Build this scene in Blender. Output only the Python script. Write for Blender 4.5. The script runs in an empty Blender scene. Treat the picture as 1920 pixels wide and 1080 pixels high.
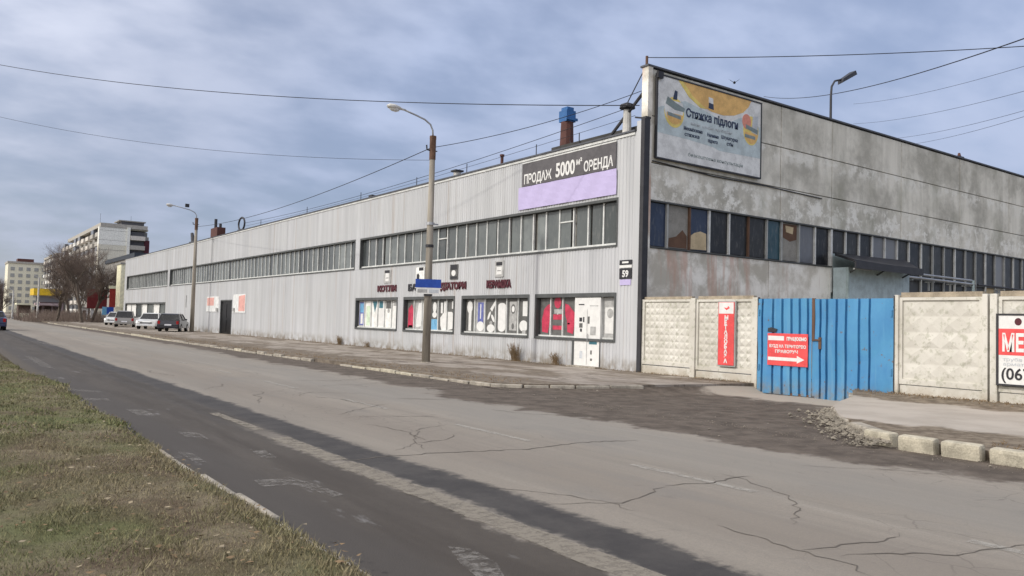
import bpy, bmesh, math, random
import numpy as np
from mathutils import Vector, Matrix
random.seed(7)
S = bpy.context.scene
COL = S.collection
R = math.radians

# ------------------------------------------------------------------ camera
yaw, pitch, roll, FPX = 0.6234, 0.0438, 0.0278, 1494.5
f = Vector((math.sin(yaw)*math.cos(pitch), math.cos(yaw)*math.cos(pitch), math.sin(pitch)))
r0 = Vector((math.cos(yaw), -math.sin(yaw), 0)); u0 = r0.cross(f)
rr = r0*math.cos(roll)+u0*math.sin(roll); uu = u0*math.cos(roll)-r0*math.sin(roll)
cam = bpy.data.cameras.new('camera'); camo = bpy.data.objects.new('camera', cam); COL.objects.link(camo)
cam.sensor_width = 36; cam.lens = FPX/1920*36; cam.clip_end = 5000; cam.clip_start = 0.05
m = Matrix(((rr.x, uu.x, -f.x, 0), (rr.y, uu.y, -f.y, 0), (rr.z, uu.z, -f.z, 1.6), (0, 0, 0, 1)))
camo.matrix_world = m
S.camera = camo
S.render.resolution_x, S.render.resolution_y = 1024, 576

# ------------------------------------------------------------------ light
SUN = Vector((-0.99, 0.12, 0)).normalized()
EL = R(37)
SUN = Vector((SUN.x*math.cos(EL), SUN.y*math.cos(EL), math.sin(EL)))
W = bpy.data.worlds.new('World'); S.world = W; W.use_nodes = True
nt = W.node_tree; nt.nodes.clear()
def N(t, **k):
    n = nt.nodes.new(t)
    for a, b in k.items(): setattr(n, a, b)
    return n
L = lambda a, b: nt.links.new(a, b)
out = N('ShaderNodeOutputWorld'); bg = N('ShaderNodeBackground')
sky = N('ShaderNodeTexSky', sky_type='NISHITA'); sky.sun_disc = False
sky.sun_elevation = EL; sky.sun_rotation = math.atan2(SUN.x, SUN.y); sky.air_density = 1.0; sky.dust_density = 0.3; sky.ozone_density = 3.0
tc = N('ShaderNodeTexCoord'); sx = N('ShaderNodeSeparateXYZ'); L(tc.outputs['Generated'], sx.inputs[0])
mz = N('ShaderNodeMath', operation='MAXIMUM'); L(sx.outputs[2], mz.inputs[0]); mz.inputs[1].default_value = 0.0
az = N('ShaderNodeMath', operation='ADD'); L(mz.outputs[0], az.inputs[0]); az.inputs[1].default_value = 0.30
dx = N('ShaderNodeMath', operation='DIVIDE'); L(sx.outputs[0], dx.inputs[0]); L(az.outputs[0], dx.inputs[1])
dy = N('ShaderNodeMath', operation='DIVIDE'); L(sx.outputs[1], dy.inputs[0]); L(az.outputs[0], dy.inputs[1])
cx = N('ShaderNodeCombineXYZ'); L(dx.outputs[0], cx.inputs[0]); L(dy.outputs[0], cx.inputs[1])
mp = N('ShaderNodeMapping'); L(cx.outputs[0], mp.inputs[0]); mp.inputs['Rotation'].default_value = (0, 0, R(35)); mp.inputs['Scale'].default_value = (1.0, 1.35, 1)
n1 = N('ShaderNodeTexNoise'); L(mp.outputs[0], n1.inputs[0]); n1.inputs['Scale'].default_value = 1.7; n1.inputs['Detail'].default_value = 4; n1.inputs['Roughness'].default_value = 0.5; n1.inputs['Distortion'].default_value = 0.3
n2 = N('ShaderNodeTexNoise'); L(mp.outputs[0], n2.inputs[0]); n2.inputs['Scale'].default_value = 6.0; n2.inputs['Detail'].default_value = 4; n2.inputs['Roughness'].default_value = 0.5
ad = N('ShaderNodeMath', operation='MULTIPLY_ADD'); L(n2.outputs[0], ad.inputs[0]); ad.inputs[1].default_value = 0.55; L(n1.outputs[0], ad.inputs[2])
rp = N('ShaderNodeMapRange'); L(ad.outputs[0], rp.inputs[0]); rp.inputs[1].default_value = 0.58; rp.inputs[2].default_value = 1.02; rp.inputs[3].default_value = 0.42; rp.inputs[4].default_value = 0.92
rp.interpolation_type = 'SMOOTHSTEP'
# forward scattering: thin cloud is brighter round the sun
vd = N('ShaderNodeVectorMath', operation='DOT_PRODUCT'); L(tc.outputs['Generated'], vd.inputs[0]); vd.inputs[1].default_value = SUN
vr = N('ShaderNodeMapRange'); L(vd.outputs['Value'], vr.inputs[0]); vr.inputs[1].default_value = 0.0; vr.inputs[2].default_value = 1.0; vr.inputs[3].default_value = 1.0; vr.inputs[4].default_value = 3.6
vr.interpolation_type = 'SMOOTHSTEP'
cm = N('ShaderNodeMix', data_type='RGBA'); cm.inputs['A'].default_value = (5.3, 6.1, 8.2, 1); cm.inputs['B'].default_value = (6.4, 6.0, 5.6, 1)
ws = N('ShaderNodeMapRange'); L(vd.outputs['Value'], ws.inputs[0]); ws.inputs[1].default_value = -0.1; ws.inputs[2].default_value = 0.7; L(ws.outputs[0], cm.inputs['Factor'])
cc = N('ShaderNodeVectorMath', operation='SCALE'); L(cm.outputs['Result'], cc.inputs[0]); L(vr.outputs[0], cc.inputs['Scale'])
tint = N('ShaderNodeMix', data_type='RGBA', blend_type='MULTIPLY'); tint.inputs['Factor'].default_value = 1.0
lowz = N('ShaderNodeMapRange'); L(sx.outputs[2], lowz.inputs[0]); lowz.inputs[1].default_value = 0.0; lowz.inputs[2].default_value = 0.35; lowz.inputs[3].default_value = 0.62; lowz.inputs[4].default_value = 1.0
skd = N('ShaderNodeVectorMath', operation='SCALE'); L(sky.outputs[0], skd.inputs[0]); L(lowz.outputs[0], skd.inputs['Scale'])
L(skd.outputs[0], tint.inputs['A']); tint.inputs['B'].default_value = (1.05, 0.95, 0.98, 1)
mx = N('ShaderNodeMix', data_type='RGBA'); L(rp.outputs[0], mx.inputs['Factor']); L(tint.outputs['Result'], mx.inputs['A']); lz2 = N('ShaderNodeMapRange'); L(sx.outputs[2], lz2.inputs[0]); lz2.inputs[1].default_value = 0.0; lz2.inputs[2].default_value = 0.30; lz2.inputs[3].default_value = 0.80; lz2.inputs[4].default_value = 1.0
cd = N('ShaderNodeVectorMath', operation='SCALE'); L(cc.outputs[0], cd.inputs[0]); L(lz2.outputs[0], cd.inputs['Scale']); L(cd.outputs[0], mx.inputs['B'])
L(mx.outputs['Result'], bg.inputs[0]); bg.inputs[1].default_value = 0.105
L(bg.outputs[0], out.inputs[0])
sl = bpy.data.lights.new('sun', 'SUN'); sl.energy = 2.0; sl.angle = R(1.5); sl.color = (1, 0.95, 0.87)
so = bpy.data.objects.new('sun', sl); COL.objects.link(so)
so.rotation_euler = SUN.to_track_quat('Z', 'Y').to_euler()
S.view_settings.view_transform = 'Standard'; S.view_settings.look = 'None'; S.view_settings.gamma = 1
S.view_settings.exposure = 0.0; S.view_settings.use_curve_mapping = False

# ------------------------------------------------------------------ materials
MATS = {}
def lin(c): return tuple(((v/255)/12.92 if v/255 < .04045 else ((v/255+.055)/1.055)**2.4) for v in c)
class MT:
    """small material graph builder, world-position textures"""
    def __init__(s, name, rough=0.8, metal=0.0, spec=0.3):
        s.m = bpy.data.materials.new(name); s.m.use_nodes = True; s.t = s.m.node_tree
        s.p = s.t.nodes['Principled BSDF']; s.p.inputs['Roughness'].default_value = rough
        s.p.inputs['Metallic'].default_value = metal; s.p.inputs['Specular IOR Level'].default_value = spec
        s.g = s.t.nodes.new('ShaderNodeNewGeometry'); s.pos = s.g.outputs['Position']; MATS[name] = s.m
    def n(s, t, **k):
        n = s.t.nodes.new(t)
        for a, b in k.items(): setattr(n, a, b)
        return n
    def l(s, a, b): s.t.links.new(a, b)
    def map(s, scale, rot=(0, 0, 0), loc=(0, 0, 0), src=None):
        q = s.n('ShaderNodeMapping'); s.l(src or s.pos, q.inputs[0]); q.inputs['Scale'].default_value = scale
        q.inputs['Rotation'].default_value = rot; q.inputs['Location'].default_value = loc
        return q.outputs[0]
    def noise(s, scale, detail=4, rough=.55, vec=None, dist=0.0, lo=.35, hi=.65, a=0.0, b=1.0):
        q = s.n('ShaderNodeTexNoise'); s.l(vec or s.pos, q.inputs[0]); q.inputs['Scale'].default_value = scale
        q.inputs['Detail'].default_value = detail; q.inputs['Roughness'].default_value = rough; q.inputs['Distortion'].default_value = dist
        return s.rng(q.outputs[0], lo, hi, a, b)
    def rng(s, x, lo, hi, a=0.0, b=1.0, smooth=True):
        r = s.n('ShaderNodeMapRange'); s.l(x, r.inputs[0]); r.inputs[1].default_value = lo; r.inputs[2].default_value = hi
        r.inputs[3].default_value = a; r.inputs[4].default_value = b
        if smooth: r.interpolation_type = 'SMOOTHSTEP'
        return r.outputs[0]
    def xyz(s):
        q = s.n('ShaderNodeSeparateXYZ'); s.l(s.pos, q.inputs[0]); return q.outputs
    def math(s, op, a, b=None, c=None):
        q = s.n('ShaderNodeMath', operation=op)
        for i, v in enumerate((a, b, c)):
            if v is None: continue
            if isinstance(v, (int, float)): q.inputs[i].default_value = v
            else: s.l(v, q.inputs[i])
        return q.outputs[0]
    def band(s, x, x0, x1, soft):
        a = s.rng(x, x0-soft, x0+soft); b = s.rng(x, x1-soft, x1+soft, 1.0, 0.0)
        return s.math('MULTIPLY', a, b)
    def mix(s, fac, a, b, mode='MIX'):
        q = s.n('ShaderNodeMix', data_type='RGBA', blend_type=mode)
        if isinstance(fac, (int, float)): q.inputs['Factor'].default_value = fac
        else: s.l(fac, q.inputs['Factor'])
        for nm, v in (('A', a), ('B', b)):
            if isinstance(v, tuple): q.inputs[nm].default_value = tuple(v)+((1,) if len(v) == 3 else ())
            else: s.l(v, q.inputs[nm])
        return q.outputs['Result']
    def col(s, c):
        if isinstance(c, tuple): s.p.inputs['Base Color'].default_value = tuple(c)+(1,)
        else: s.l(c, s.p.inputs['Base Color'])
        return s
    def bump(s, h, strength=.3, dist=.01):
        q = s.n('ShaderNodeBump'); s.l(h, q.inputs['Height']); q.inputs['Strength'].default_value = strength
        q.inputs['Distance'].default_value = dist; s.l(q.outputs[0], s.p.inputs['Normal']); return s
    def rough(s, x): s.l(x, s.p.inputs['Roughness']); return s

def simple(name, c, rough=.7, metal=0, var=.18, scale=3.0, spec=.3, bump=0.0):
    t = MT(name, rough, metal, spec)
    n = t.noise(scale, 5, .6)
    d = tuple(v*(1-var) for v in c); e = tuple(min(1, v*(1+var)) for v in c)
    fine = t.noise(scale*9, 3, .6, lo=.3, hi=.7)
    cl = t.mix(t.math('MULTIPLY_ADD', fine, .35, t.math('MULTIPLY', n, .65)), d, e)
    t.col(cl)
    if bump: t.bump(fine, .4, bump)
    return t.m

def M(n): return MATS[n]

# cladding: pale galvanised profiled sheet with faint vertical dirt
t = MT('cladding', .55, 0.0, .35)
st = t.noise(1.0, 5, .6, vec=t.map((1, 2.2, .10)), lo=.3, hi=.7)
bl = t.noise(.35, 3, .5, lo=.35, hi=.65)
c = t.mix(st, (.43, .44, .455), (.55, .56, .575))
c = t.mix(t.math('MULTIPLY', bl, .35), c, (.45, .46, .455))
c = t.mix(t.math('MULTIPLY', t.noise(1.0, 5, .65, vec=t.map((1, 1.1, .12), loc=(0, 7, 0)), lo=.54, hi=.70), .38), c, (.33, .325, .31))
c = t.mix(t.math('MULTIPLY', t.noise(1.0, 3, .5, vec=t.map((1, 3.5, .05), loc=(0, 2, 0)), lo=.60, hi=.68), .30), c, (.33, .25, .19))
low = t.rng(t.xyz()[2], .12, .75, .95, 0.0)
c = t.mix(t.math('MULTIPLY', low, t.noise(2.5, 4)), c, (.24, .21, .17))
t.col(c)
# old concrete wall panels
t = MT('old_concrete', .92, 0, .2)
a = t.noise(.55, 7, .62, lo=.36, hi=.62)
b_ = t.noise(2.6, 6, .7, lo=.42, hi=.66)
s_ = t.noise(1.0, 5, .6, vec=t.map((1.6, 1.6, .13)), lo=.36, hi=.66)
c = t.mix(a, (.45, .435, .38), (.80, .775, .69))
c = t.mix(t.math('MULTIPLY', s_, .45), c, (.40, .385, .33))
z = t.xyz()[2]
eff = t.math('MULTIPLY', t.noise(1.5, 7, .72, lo=.47, hi=.58), t.math('MAXIMUM', t.band(z, 5.6, 7.0, .5), t.math('MULTIPLY', t.band(z, 8.1, 8.7, .35), .8)))
c = t.mix(eff, c, (.84, .83, .77))
c = t.mix(t.math('MULTIPLY', b_, .25), c, (.80, .77, .68))
c = t.mix(t.math('MULTIPLY', t.noise(.5, 4, .6, vec=t.map((1, 1, .6), loc=(7, 3, 2)), lo=.52, hi=.7), .5), c, (.33, .33, .26))
t.col(c).bump(t.noise(9, 6, .7, lo=.2, hi=.8), .35, .012)
# lower concrete band: pinkish limewash worn
t = MT('lime_concrete', .92, 0, .2)
a = t.noise(.9, 7, .65, lo=.38, hi=.62, dist=.3)
c = t.mix(a, (.52, .49, .42), (.90, .87, .80))
st = t.noise(1.0, 4, .6, vec=t.map((1.8, 1.8, .22), loc=(3, 0, 0)), lo=.5, hi=.64)
c = t.mix(t.math('MULTIPLY', st, .6), c, (.55, .33, .25))
c = t.mix(t.math('MULTIPLY', t.rng(t.xyz()[2], 3.2, 2.4), .5), c, (.50, .45, .37))
t.col(c).bump(t.noise(9, 6, .7, lo=.2, hi=.8), .35, .012)
t = MT('limewash_pale', .92, 0, .2)
c = t.mix(t.noise(.9, 7, .65, lo=.34, hi=.6), (.60, .57, .50), (.93, .91, .85))
c = t.mix(t.math('MULTIPLY', t.noise(1.0, 4, .6, vec=t.map((2.2, 2.2, .2), loc=(3, 0, 0)), lo=.54, hi=.66), .5), c, (.50, .36, .29))
t.col(c).bump(t.noise(9, 6, .7, lo=.2, hi=.8), .35, .012)
# fence panels: cream limewash, peeling
t = MT('cream_fence', .9, 0, .2)
a = t.noise(6.5, 5, .7, lo=.52, hi=.64)
c = t.mix(t.noise(.8, 4, lo=.3, hi=.7), (.53, .51, .45), (.65, .63, .57))
c = t.mix(t.math('MULTIPLY', a, .6), c, (.36, .36, .28))
low = t.math('MULTIPLY', t.rng(t.xyz()[2], .05, .6, 1, 0), t.noise(3, 5, lo=.35, hi=.6))
c = t.mix(t.math('MULTIPLY', low, .6), c, (.36, .30, .22))
t.col(c).bump(t.noise(14, 5, .7, lo=.2, hi=.8), .3, .008)
simple('fence_cap', (.34, .29, .22), .9, var=.3, scale=4)
# asphalt road
t = MT('asphalt', .88, 0, .25)
X, Y, Z = t.xyz()
wob = t.math('MULTIPLY_ADD', t.noise(.55, 5, .6, lo=.2, hi=.8, a=-1, b=1), .10, X)
wob = t.math('MULTIPLY_ADD', t.noise(7, 5, .7, lo=.2, hi=.8, a=-1, b=1), .07, wob)
base = t.mix(t.noise(.35, 6, .6, vec=t.map((1.6, .22, 1)), lo=.3, hi=.7), (.245, .218, .182), (.31, .278, .234))
base = t.mix(t.math('MULTIPLY', t.noise(1.0, 6, .65, vec=t.map((3.2, .10, 1), loc=(2, 5, 0)), lo=.42, hi=.66), .42), base, (.20, .182, .158))
base = t.mix(t.math('MULTIPLY', t.noise(1.0, 6, .65, vec=t.map((2.4, .14, 1), loc=(8, 1, 0)), lo=.55, hi=.72), .40), base, (.37, .345, .30))
base = t.mix(t.math('MULTIPLY', t.noise(.28, 5, .6, vec=t.map((1, .6, 1), loc=(5, 5, 0)), lo=.50, hi=.62), .30), base, (.225, .215, .195))
base = t.mix(t.math('MULTIPLY', t.noise(22, 4, .75, lo=.40, hi=.62), .22), base, (.18, .165, .145))
base = t.mix(t.math('MULTIPLY', t.noise(60, 2, .7, lo=.35, hi=.65), .30), base, (.17, .16, .15))
base = t.mix(t.math('MULTIPLY', t.band(wob, 7.2, 9.0, .5), .35), base, (.25, .242, .222))
base = t.mix(t.math('MULTIPLY', t.band(wob, 5.1, 6.1, .45), .5), base, (.20, .176, .15))
base = t.mix(t.math('MULTIPLY', t.noise(.8, 5, .65, vec=t.map((1, .35, 1), loc=(3, 1, 0)), lo=.54, hi=.68), .4), base, (.20, .19, .175))
vo = t.n('ShaderNodeTexVoronoi', feature='DISTANCE_TO_EDGE'); vo.inputs['Scale'].default_value = 2.3
wv = t.n('ShaderNodeTexNoise'); t.l(t.pos, wv.inputs[0]); wv.inputs['Scale'].default_value = 3.0; wv.inputs['Detail'].default_value = 4
vm = t.n('ShaderNodeMix', data_type='VECTOR'); vm.inputs['Factor'].default_value = .16; t.l(t.pos, vm.inputs['A']); t.l(wv.outputs['Color'], vm.inputs['B']); t.l(vm.outputs['Result'], vo.inputs[0])
crz = t.math('MULTIPLY', t.rng(vo.outputs['Distance'], .004, .022, 1, 0), t.noise(.33, 4, .6, vec=t.map((1, 1, 1), loc=(11, 4, 0)), lo=.52, hi=.62))
base = t.mix(t.math('MULTIPLY', crz, .45), base, (.13, .115, .10))
base = t.mix(t.math('MULTIPLY', t.noise(3.2, 6, .8, vec=t.map((1, .6, 1), loc=(6, 6, 0)), lo=.60, hi=.66), .28), base, (.15, .135, .12))
near = t.rng(Y, 8.6, 13, 0, 1)
dark = t.band(wob, 3.86, 4.42, .075)
lane = t.rng(wob, 3.55, 3.66, 1, 0)
mid = t.math('MULTIPLY', t.band(wob, 3.5, 3.95, .12), near)
lc = t.mix(t.noise(1.1, 5, .6, vec=t.map((2.2, .3, 1)), lo=.35, hi=.65), (.062, .052, .042), (.086, .074, .061))
lc = t.mix(t.math('MULTIPLY', t.noise(1.0, 5, .65, vec=t.map((2.6, .25, 1), loc=(4, 4, 0)), lo=.5, hi=.7), .5), lc, (.12, .105, .09))
lc = t.mix(t.math('MULTIPLY', t.noise(14, 5, .75, lo=.42, hi=.62), .3), lc, (.055, .048, .042))
lc = t.mix(t.math('MULTIPLY', t.noise(50, 2, .7, lo=.4, hi=.6), .35), lc, (.07, .065, .062))
lc = t.mix(t.math('MULTIPLY', t.band(wob, 2.0, 2.75, .2), .7), lc, (.070, .063, .057))
c = t.mix(lane, base, lc)
dk = t.mix(t.noise(1.6, 6, .75, lo=.35, hi=.65), (.048, .045, .044), (.072, .067, .063))
c = t.mix(dark, c, dk)
c = t.mix(mid, c, t.mix(.5, lc, dk))
# light worn patches in the near lane
wp = t.math('MULTIPLY', t.noise(1.4, 5, .7, vec=t.map((1.5, .45, 1), loc=(1, 9, 0)), lo=.60, hi=.70), t.band(X, 2.15, 3.4, .2))
c = t.mix(t.math('MULTIPLY', wp, .6), c, (.24, .235, .23))
# dirt along the far kerb
k = t.math('MULTIPLY_ADD', t.noise(.7, 6, .65, lo=.2, hi=.8, a=-1, b=1), .55, X)
k = t.math('MULTIPLY_ADD', t.band(Y, 4.6, 15.6, .9), .85, k)
k = t.math('MULTIPLY_ADD', t.band(Y, 14, 34, 4), .45, k)
dirt = t.rng(k, 9.72, 10.1)
dc = t.mix(t.noise(2.2, 7, .7, lo=.35, hi=.65), (.078, .064, .052), (.135, .112, .092))
c = t.mix(dirt, c, dc)
c = t.mix(t.math('MULTIPLY', t.rng(X, 2.35, 2.05), .7), c, (.10, .085, .065))
t.col(c)
h = t.noise(70, 3, .8, lo=.2, hi=.8)
t.bump(h, .35, .006)
t.rough(t.math('SUBTRACT', .92, t.math('MULTIPLY', t.math('MAXIMUM', dark, lane), .14)))
# dark broken apron
t = MT('apron_dirt', .92, 0, .2)
c = t.mix(t.noise(2.2, 7, .70, lo=.35, hi=.65), (.078, .064, .052), (.135, .112, .092))
X, Y, Z = t.xyz()
kk = t.math('MULTIPLY_ADD', t.noise(1.2, 6, .65, lo=.2, hi=.8, a=-1, b=1), .6, X)
c = t.mix(t.rng(kk, 15.9, 16.7), c, (.36, .32, .27))
ee = t.math('MULTIPLY_ADD', t.noise(1.0, 6, .65, lo=.2, hi=.8, a=-1, b=1), .5, Y)
c = t.mix(t.math('MULTIPLY', t.noise(8, 5, .7, lo=.62, hi=.74), .3), c, (.26, .24, .20))
t.col(c).bump(t.noise(12, 6, .75, lo=.2, hi=.8), .35, .012)
# pavement
t = MT('pavement', .9, 0, .2)
X, Y, Z = t.xyz()
c = t.mix(t.noise(.8, 6, .65, lo=.35, hi=.65), (.24, .21, .18), (.36, .325, .285))
kk = t.math('MULTIPLY_ADD', t.noise(.5, 6, .65, lo=.2, hi=.8, a=-1, b=1), 1.2, t.math('SUBTRACT', X, .6))
soil = t.mix(t.noise(4, 6, .7, lo=.35, hi=.65), (.11, .088, .066), (.21, .175, .135))
c = t.mix(t.math('MULTIPLY', t.rng(kk, 12.9, 12.4), .85), c, soil)
c = t.mix(t.rng(kk, 17.2, 17.7), c, soil)
c = t.mix(t.math('MULTIPLY', t.noise(.55, 6, .65, vec=t.map((1.2, .5, 1)), lo=.48, hi=.60), .85), c, soil)
c = t.mix(t.math('MULTIPLY', t.noise(.9, 6, .7, vec=t.map((2.6, .7, 1), loc=(2, 2, 0)), lo=.56, hi=.60), .7), c, (.12, .10, .08))
t.col(c).bump(t.noise(10, 6, .75, lo=.2, hi=.8), .5, .02)
t = MT('pavement_clean', .9, 0, .2)
X, Y, Z = t.xyz()
c = t.mix(t.noise(.8, 6, .65, lo=.35, hi=.65), (.36, .325, .28), (.43, .39, .34))
kk = t.math('MULTIPLY_ADD', t.noise(.8, 6, .65, lo=.2, hi=.8, a=-1, b=1), .45, X)
soil = t.mix(t.noise(5, 6, .7, lo=.35, hi=.65), (.11, .088, .066), (.24, .20, .15))
c = t.mix(t.rng(kk, 13.1, 12.7), c, soil)
c = t.mix(t.rng(kk, 17.0, 17.35), c, soil)
t.col(c).bump(t.noise(12, 6, .75, lo=.2, hi=.8), .4, .012)
simple('kerb_stone', (.43, .395, .31), .85, var=.32, scale=5, bump=.01)
simple('kerb_sunk', (.20, .18, .15), .95, var=.5, scale=3, bump=.012)
simple('kerb_old', (.34, .31, .26), .9, var=.35, scale=4, bump=.012)
simple('rubble', (.23, .205, .165), .95, var=.45, scale=8, bump=.02)
simple('ground_far', (.18, .16, .12), .95, var=.3, scale=.3)
# lawn soil
t = MT('lawn_soil', .95, 0, .1)
c = t.mix(t.noise(1.2, 6, .7, lo=.38, hi=.62), (.15, .115, .08), (.26, .22, .15))
c = t.mix(t.math('MULTIPLY', t.noise(.45, 5, .6, lo=.42, hi=.62), .7), c, (.14, .17, .065))
t.col(c).bump(t.noise(18, 5, .8, lo=.2, hi=.8), .8, .03)
# blades with per-position tint
t = MT('grass_blade', .9, 0, .15)
c = t.mix(t.noise(2.2, 5, .7, lo=.38, hi=.62), (.33, .285, .18), (.25, .225, .125))
c = t.mix(t.noise(.42, 5, .6, lo=.41, hi=.60, vec=t.map((1, .8, 1), loc=(4.0, 2, 0))), c, (.205, .22, .10))
c = t.mix(t.math('MULTIPLY', t.noise(30, 2, .5, lo=.4, hi=.6), .5), c, (.15, .12, .08))
t.col(c)
# glass
def glass(name, ca, cb, rough=.18, spec=.5):
    t = MT(name, rough, 0, spec)
    oi = t.n('ShaderNodeObjectInfo')
    c = t.mix(oi.outputs['Random'], ca, cb)
    c = t.mix(t.math('MULTIPLY', t.noise(1.3, 4, .6, lo=.35, hi=.7), .5), c, tuple(v*1.6+.02 for v in ca))
    c = t.mix(t.math('MULTIPLY', t.noise(9, 4, .7, vec=t.map((1, 1, .25)), lo=.5, hi=.75), .25), c, (.30, .29, .27))
    t.col(c)
glass('strip_glass', (.035, .042, .044), (.21, .23, .225), .22, .35)
glass('dark_glass', (.014, .016, .02), (.04, .04, .038), .3, .22)
glass('navy_glass', (.016, .028, .060), (.018, .03, .062), .2, .4)
glass('teal_glass', (.010, .045, .060), (.012, .05, .07), .2, .4)
glass('far_glass', (.10, .11, .13), (.2, .2, .2), .3, .4)
glass('car_glass', (.010, .011, .013), (.016, .018, .02), .12, .35)
for nm, c_, ro, me in (('frame_dark', (.085, .09, .09), .6, 0), ('mullion_white', (.62, .63, .61), .5, 0), ('mullion_old', (.36, .37, .36), .7, 0),
        ('coping_dark', (.09, .095, .11), .6, 0), ('galvanised', (.42, .43, .44), .4, .5), ('dark_metal', (.045, .045, .05), .5, .2),
        ('bitumen', (.06, .06, .058), .95, 0), ('board_white', (.78, .78, .75), .5, 0), ('print_white', (.72, .72, .70), .5, 0),
        ('print_grey', (.12, .12, .115), .5, 0), ('print_midgrey', (.40, .40, .39), .5, 0), ('print_red', (.50, .045, .09), .5, 0), ('print_blue', (.13, .15, .38), .5, 0),
        ('print_sky', (.15, .36, .55), .5, 0), ('print_green', (.55, .66, .50), .5, 0), ('print_teal', (.05, .16, .20), .5, 0), ('print_lilac', (.50, .44, .68), .5, 0),
        ('banner_grey', (.105, .10, .105), .6, 0), ('maroon', (.085, .018, .026), .5, 0), ('letter_black', (.03, .03, .035), .5, 0), ('sign_red', (.72, .085, .085), .5, 0),
        ('sign_blue', (.025, .075, .36), .4, 0), ('poster_sky', (.50, .58, .60), .5, 0), ('poster_pale', (.70, .71, .70), .5, 0), ('poster_orange', (.72, .45, .16), .5, 0),
        ('poster_yellow', (.76, .60, .18), .5, 0), ('poster_ink', (.04, .055, .10), .5, 0), ('poster_faint', (.52, .55, .58), .5, 0), ('poster_coral', (.68, .27, .2), .5, 0), ('poster_steel', (.22, .27, .27), .5, 0),
        ('rust', (.13, .075, .05), .85, 0), ('chimney_blue', (.035, .13, .33), .5, 0), ('flue_white', (.55, .54, .51), .6, 0),
        ('brown_paint', (.10, .042, .034), .7, 0), ('annex_blue', (.46, .55, .57), .55, 0), ('annex_cyan', (.40, .49, .49), .55, 0),
        ('tyre', (.02, .02, .02), .85, 0), ('rim', (.45, .45, .46), .35, .6), ('cable_black', (.02, .02, .025), .7, 0), ('lamp_glass', (.62, .62, .6), .2, 0),
        ('bark', (.13, .105, .085), .95, 0), ('twig', (.15, .115, .095), .95, 0), ('door_black', (.008, .008, .009), .4, 0),
        ('dry_stem', (.20, .14, .08), .95, 0), ('dead_leaf', (.30, .25, .17), .9, 0), ('pigeon', (.05, .055, .065), .8, 0), ('cardboard', (.52, .42, .27), .9, 0), ('grey_board', (.27, .26, .235), .85, 0),
        ('apt_white', (.84, .84, .78), .8, 0), ('apt_cream', (.72, .69, .58), .85, 0), ('apt_pale', (.80, .77, .62), .85, 0), ('apt_grey', (.29, .28, .26), .85, 0), ('apt_dark', (.10, .10, .11), .8, 0),
        ('balcony_a', (.66, .62, .56), .8, 0), ('balcony_b', (.42, .40, .36), .8, 0), ('balcony_c', (.75, .75, .72), .8, 0), ('red_board', (.20, .035, .035), .7, 0), ('bright_red', (.33, .04, .03), .6, 0),
        ('kiosk_yellow', (.72, .48, .03), .5, 0), ('kiosk_pink', (.46, .36, .36), .8, 0), ('kiosk_brown', (.11, .075, .06), .8, 0), ('cream_paint', (.82, .79, .58), .8, 0),
        ('far_roof', (.05, .06, .075), .9, 0), ('tail_red', (.35, .01, .01), .3, 0), ('plate_white', (.75, .76, .8), .5, 0), ('crack_dark', (.135, .12, .102), .95, 0),
        ('old_paint', (.36, .35, .335), .85, 0), ('line_paint', (.42, .41, .385), .8, 0), ('yellow_dust', (.40, .365, .29), .9, 0)):
    simple(nm, c_, ro, me, var=.03 if nm == 'print_lilac' else (.08 if nm == 'print_white' else .25 if nm.startswith('print_') else .18), scale=5 if nm.startswith('print_') else 3.0)
for nm, c_ in (('car_black', (.014, .014, .022)), ('car_white', (.70, .71, .70)), ('car_silver', (.30, .29, .27)), ('car_navy', (.03, .04, .10))):
    t = MT(nm, .3, .1, .5); t.col(t.mix(t.math('MULTIPLY', t.noise(3, 4), .3), c_, tuple(v*.7+.03 for v in c_))); t.p.inputs['Coat Weight'].default_value = .5
# lamp-post concrete, stained
t = MT('post_concrete', .9, 0, .2)
c = t.mix(t.noise(1.0, 5, .6, vec=t.map((6, 6, .6)), lo=.35, hi=.65), (.235, .21, .175), (.35, .32, .27))
t.col(c).bump(t.noise(30, 4, .7, lo=.2, hi=.8), .3, .006)
# gate paint
t = MT('gate_blue', .45, 0, .4)
c = t.mix(t.noise(.9, 5, .6, vec=t.map((1, 1.4, .5)), lo=.3, hi=.7), (.05, .20, .42), (.08, .27, .50))
c = t.mix(t.math('MULTIPLY', t.noise(1.2, 5, .7, lo=.3, hi=.7), .3), c, (.10, .36, .52))
c = t.mix(t.math('MULTIPLY', t.noise(1.0, 5, .65, vec=t.map((1, 5, .35)), lo=.5, hi=.7), .35), c, (.16, .36, .50))
c = t.mix(t.noise(4.5, 6, .75, lo=.62, hi=.67), c, (.15, .10, .075))
c = t.mix(t.math('MULTIPLY', t.rng(t.xyz()[2], -.1, .45, .8, 0), t.noise(5, 5, .7, lo=.35, hi=.65)), c, (.20, .18, .15))
t.col(c)
# white blotched worn paint on the road: alpha by noise (paint that has worn through)
def worn(name, colr, lo, hi, amp=1.0, sc=7):
    t = MT(name, .9, 0, .2); t.col(colr)
    a = t.noise(sc, 6, .75, lo=lo, hi=hi, a=0, b=amp); t.l(a, t.p.inputs['Alpha'])
worn('worn_white', (.27, .255, .235), .40, .66, .7, 9)
worn('worn_line', (.40, .38, .34), .30, .60, .75)
worn('worn_yellow', (.26, .235, .195), .30, .56, .85, 8)
worn('stain_dark', (.07, .058, .048), .46, .62, .85, 2.5)

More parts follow.
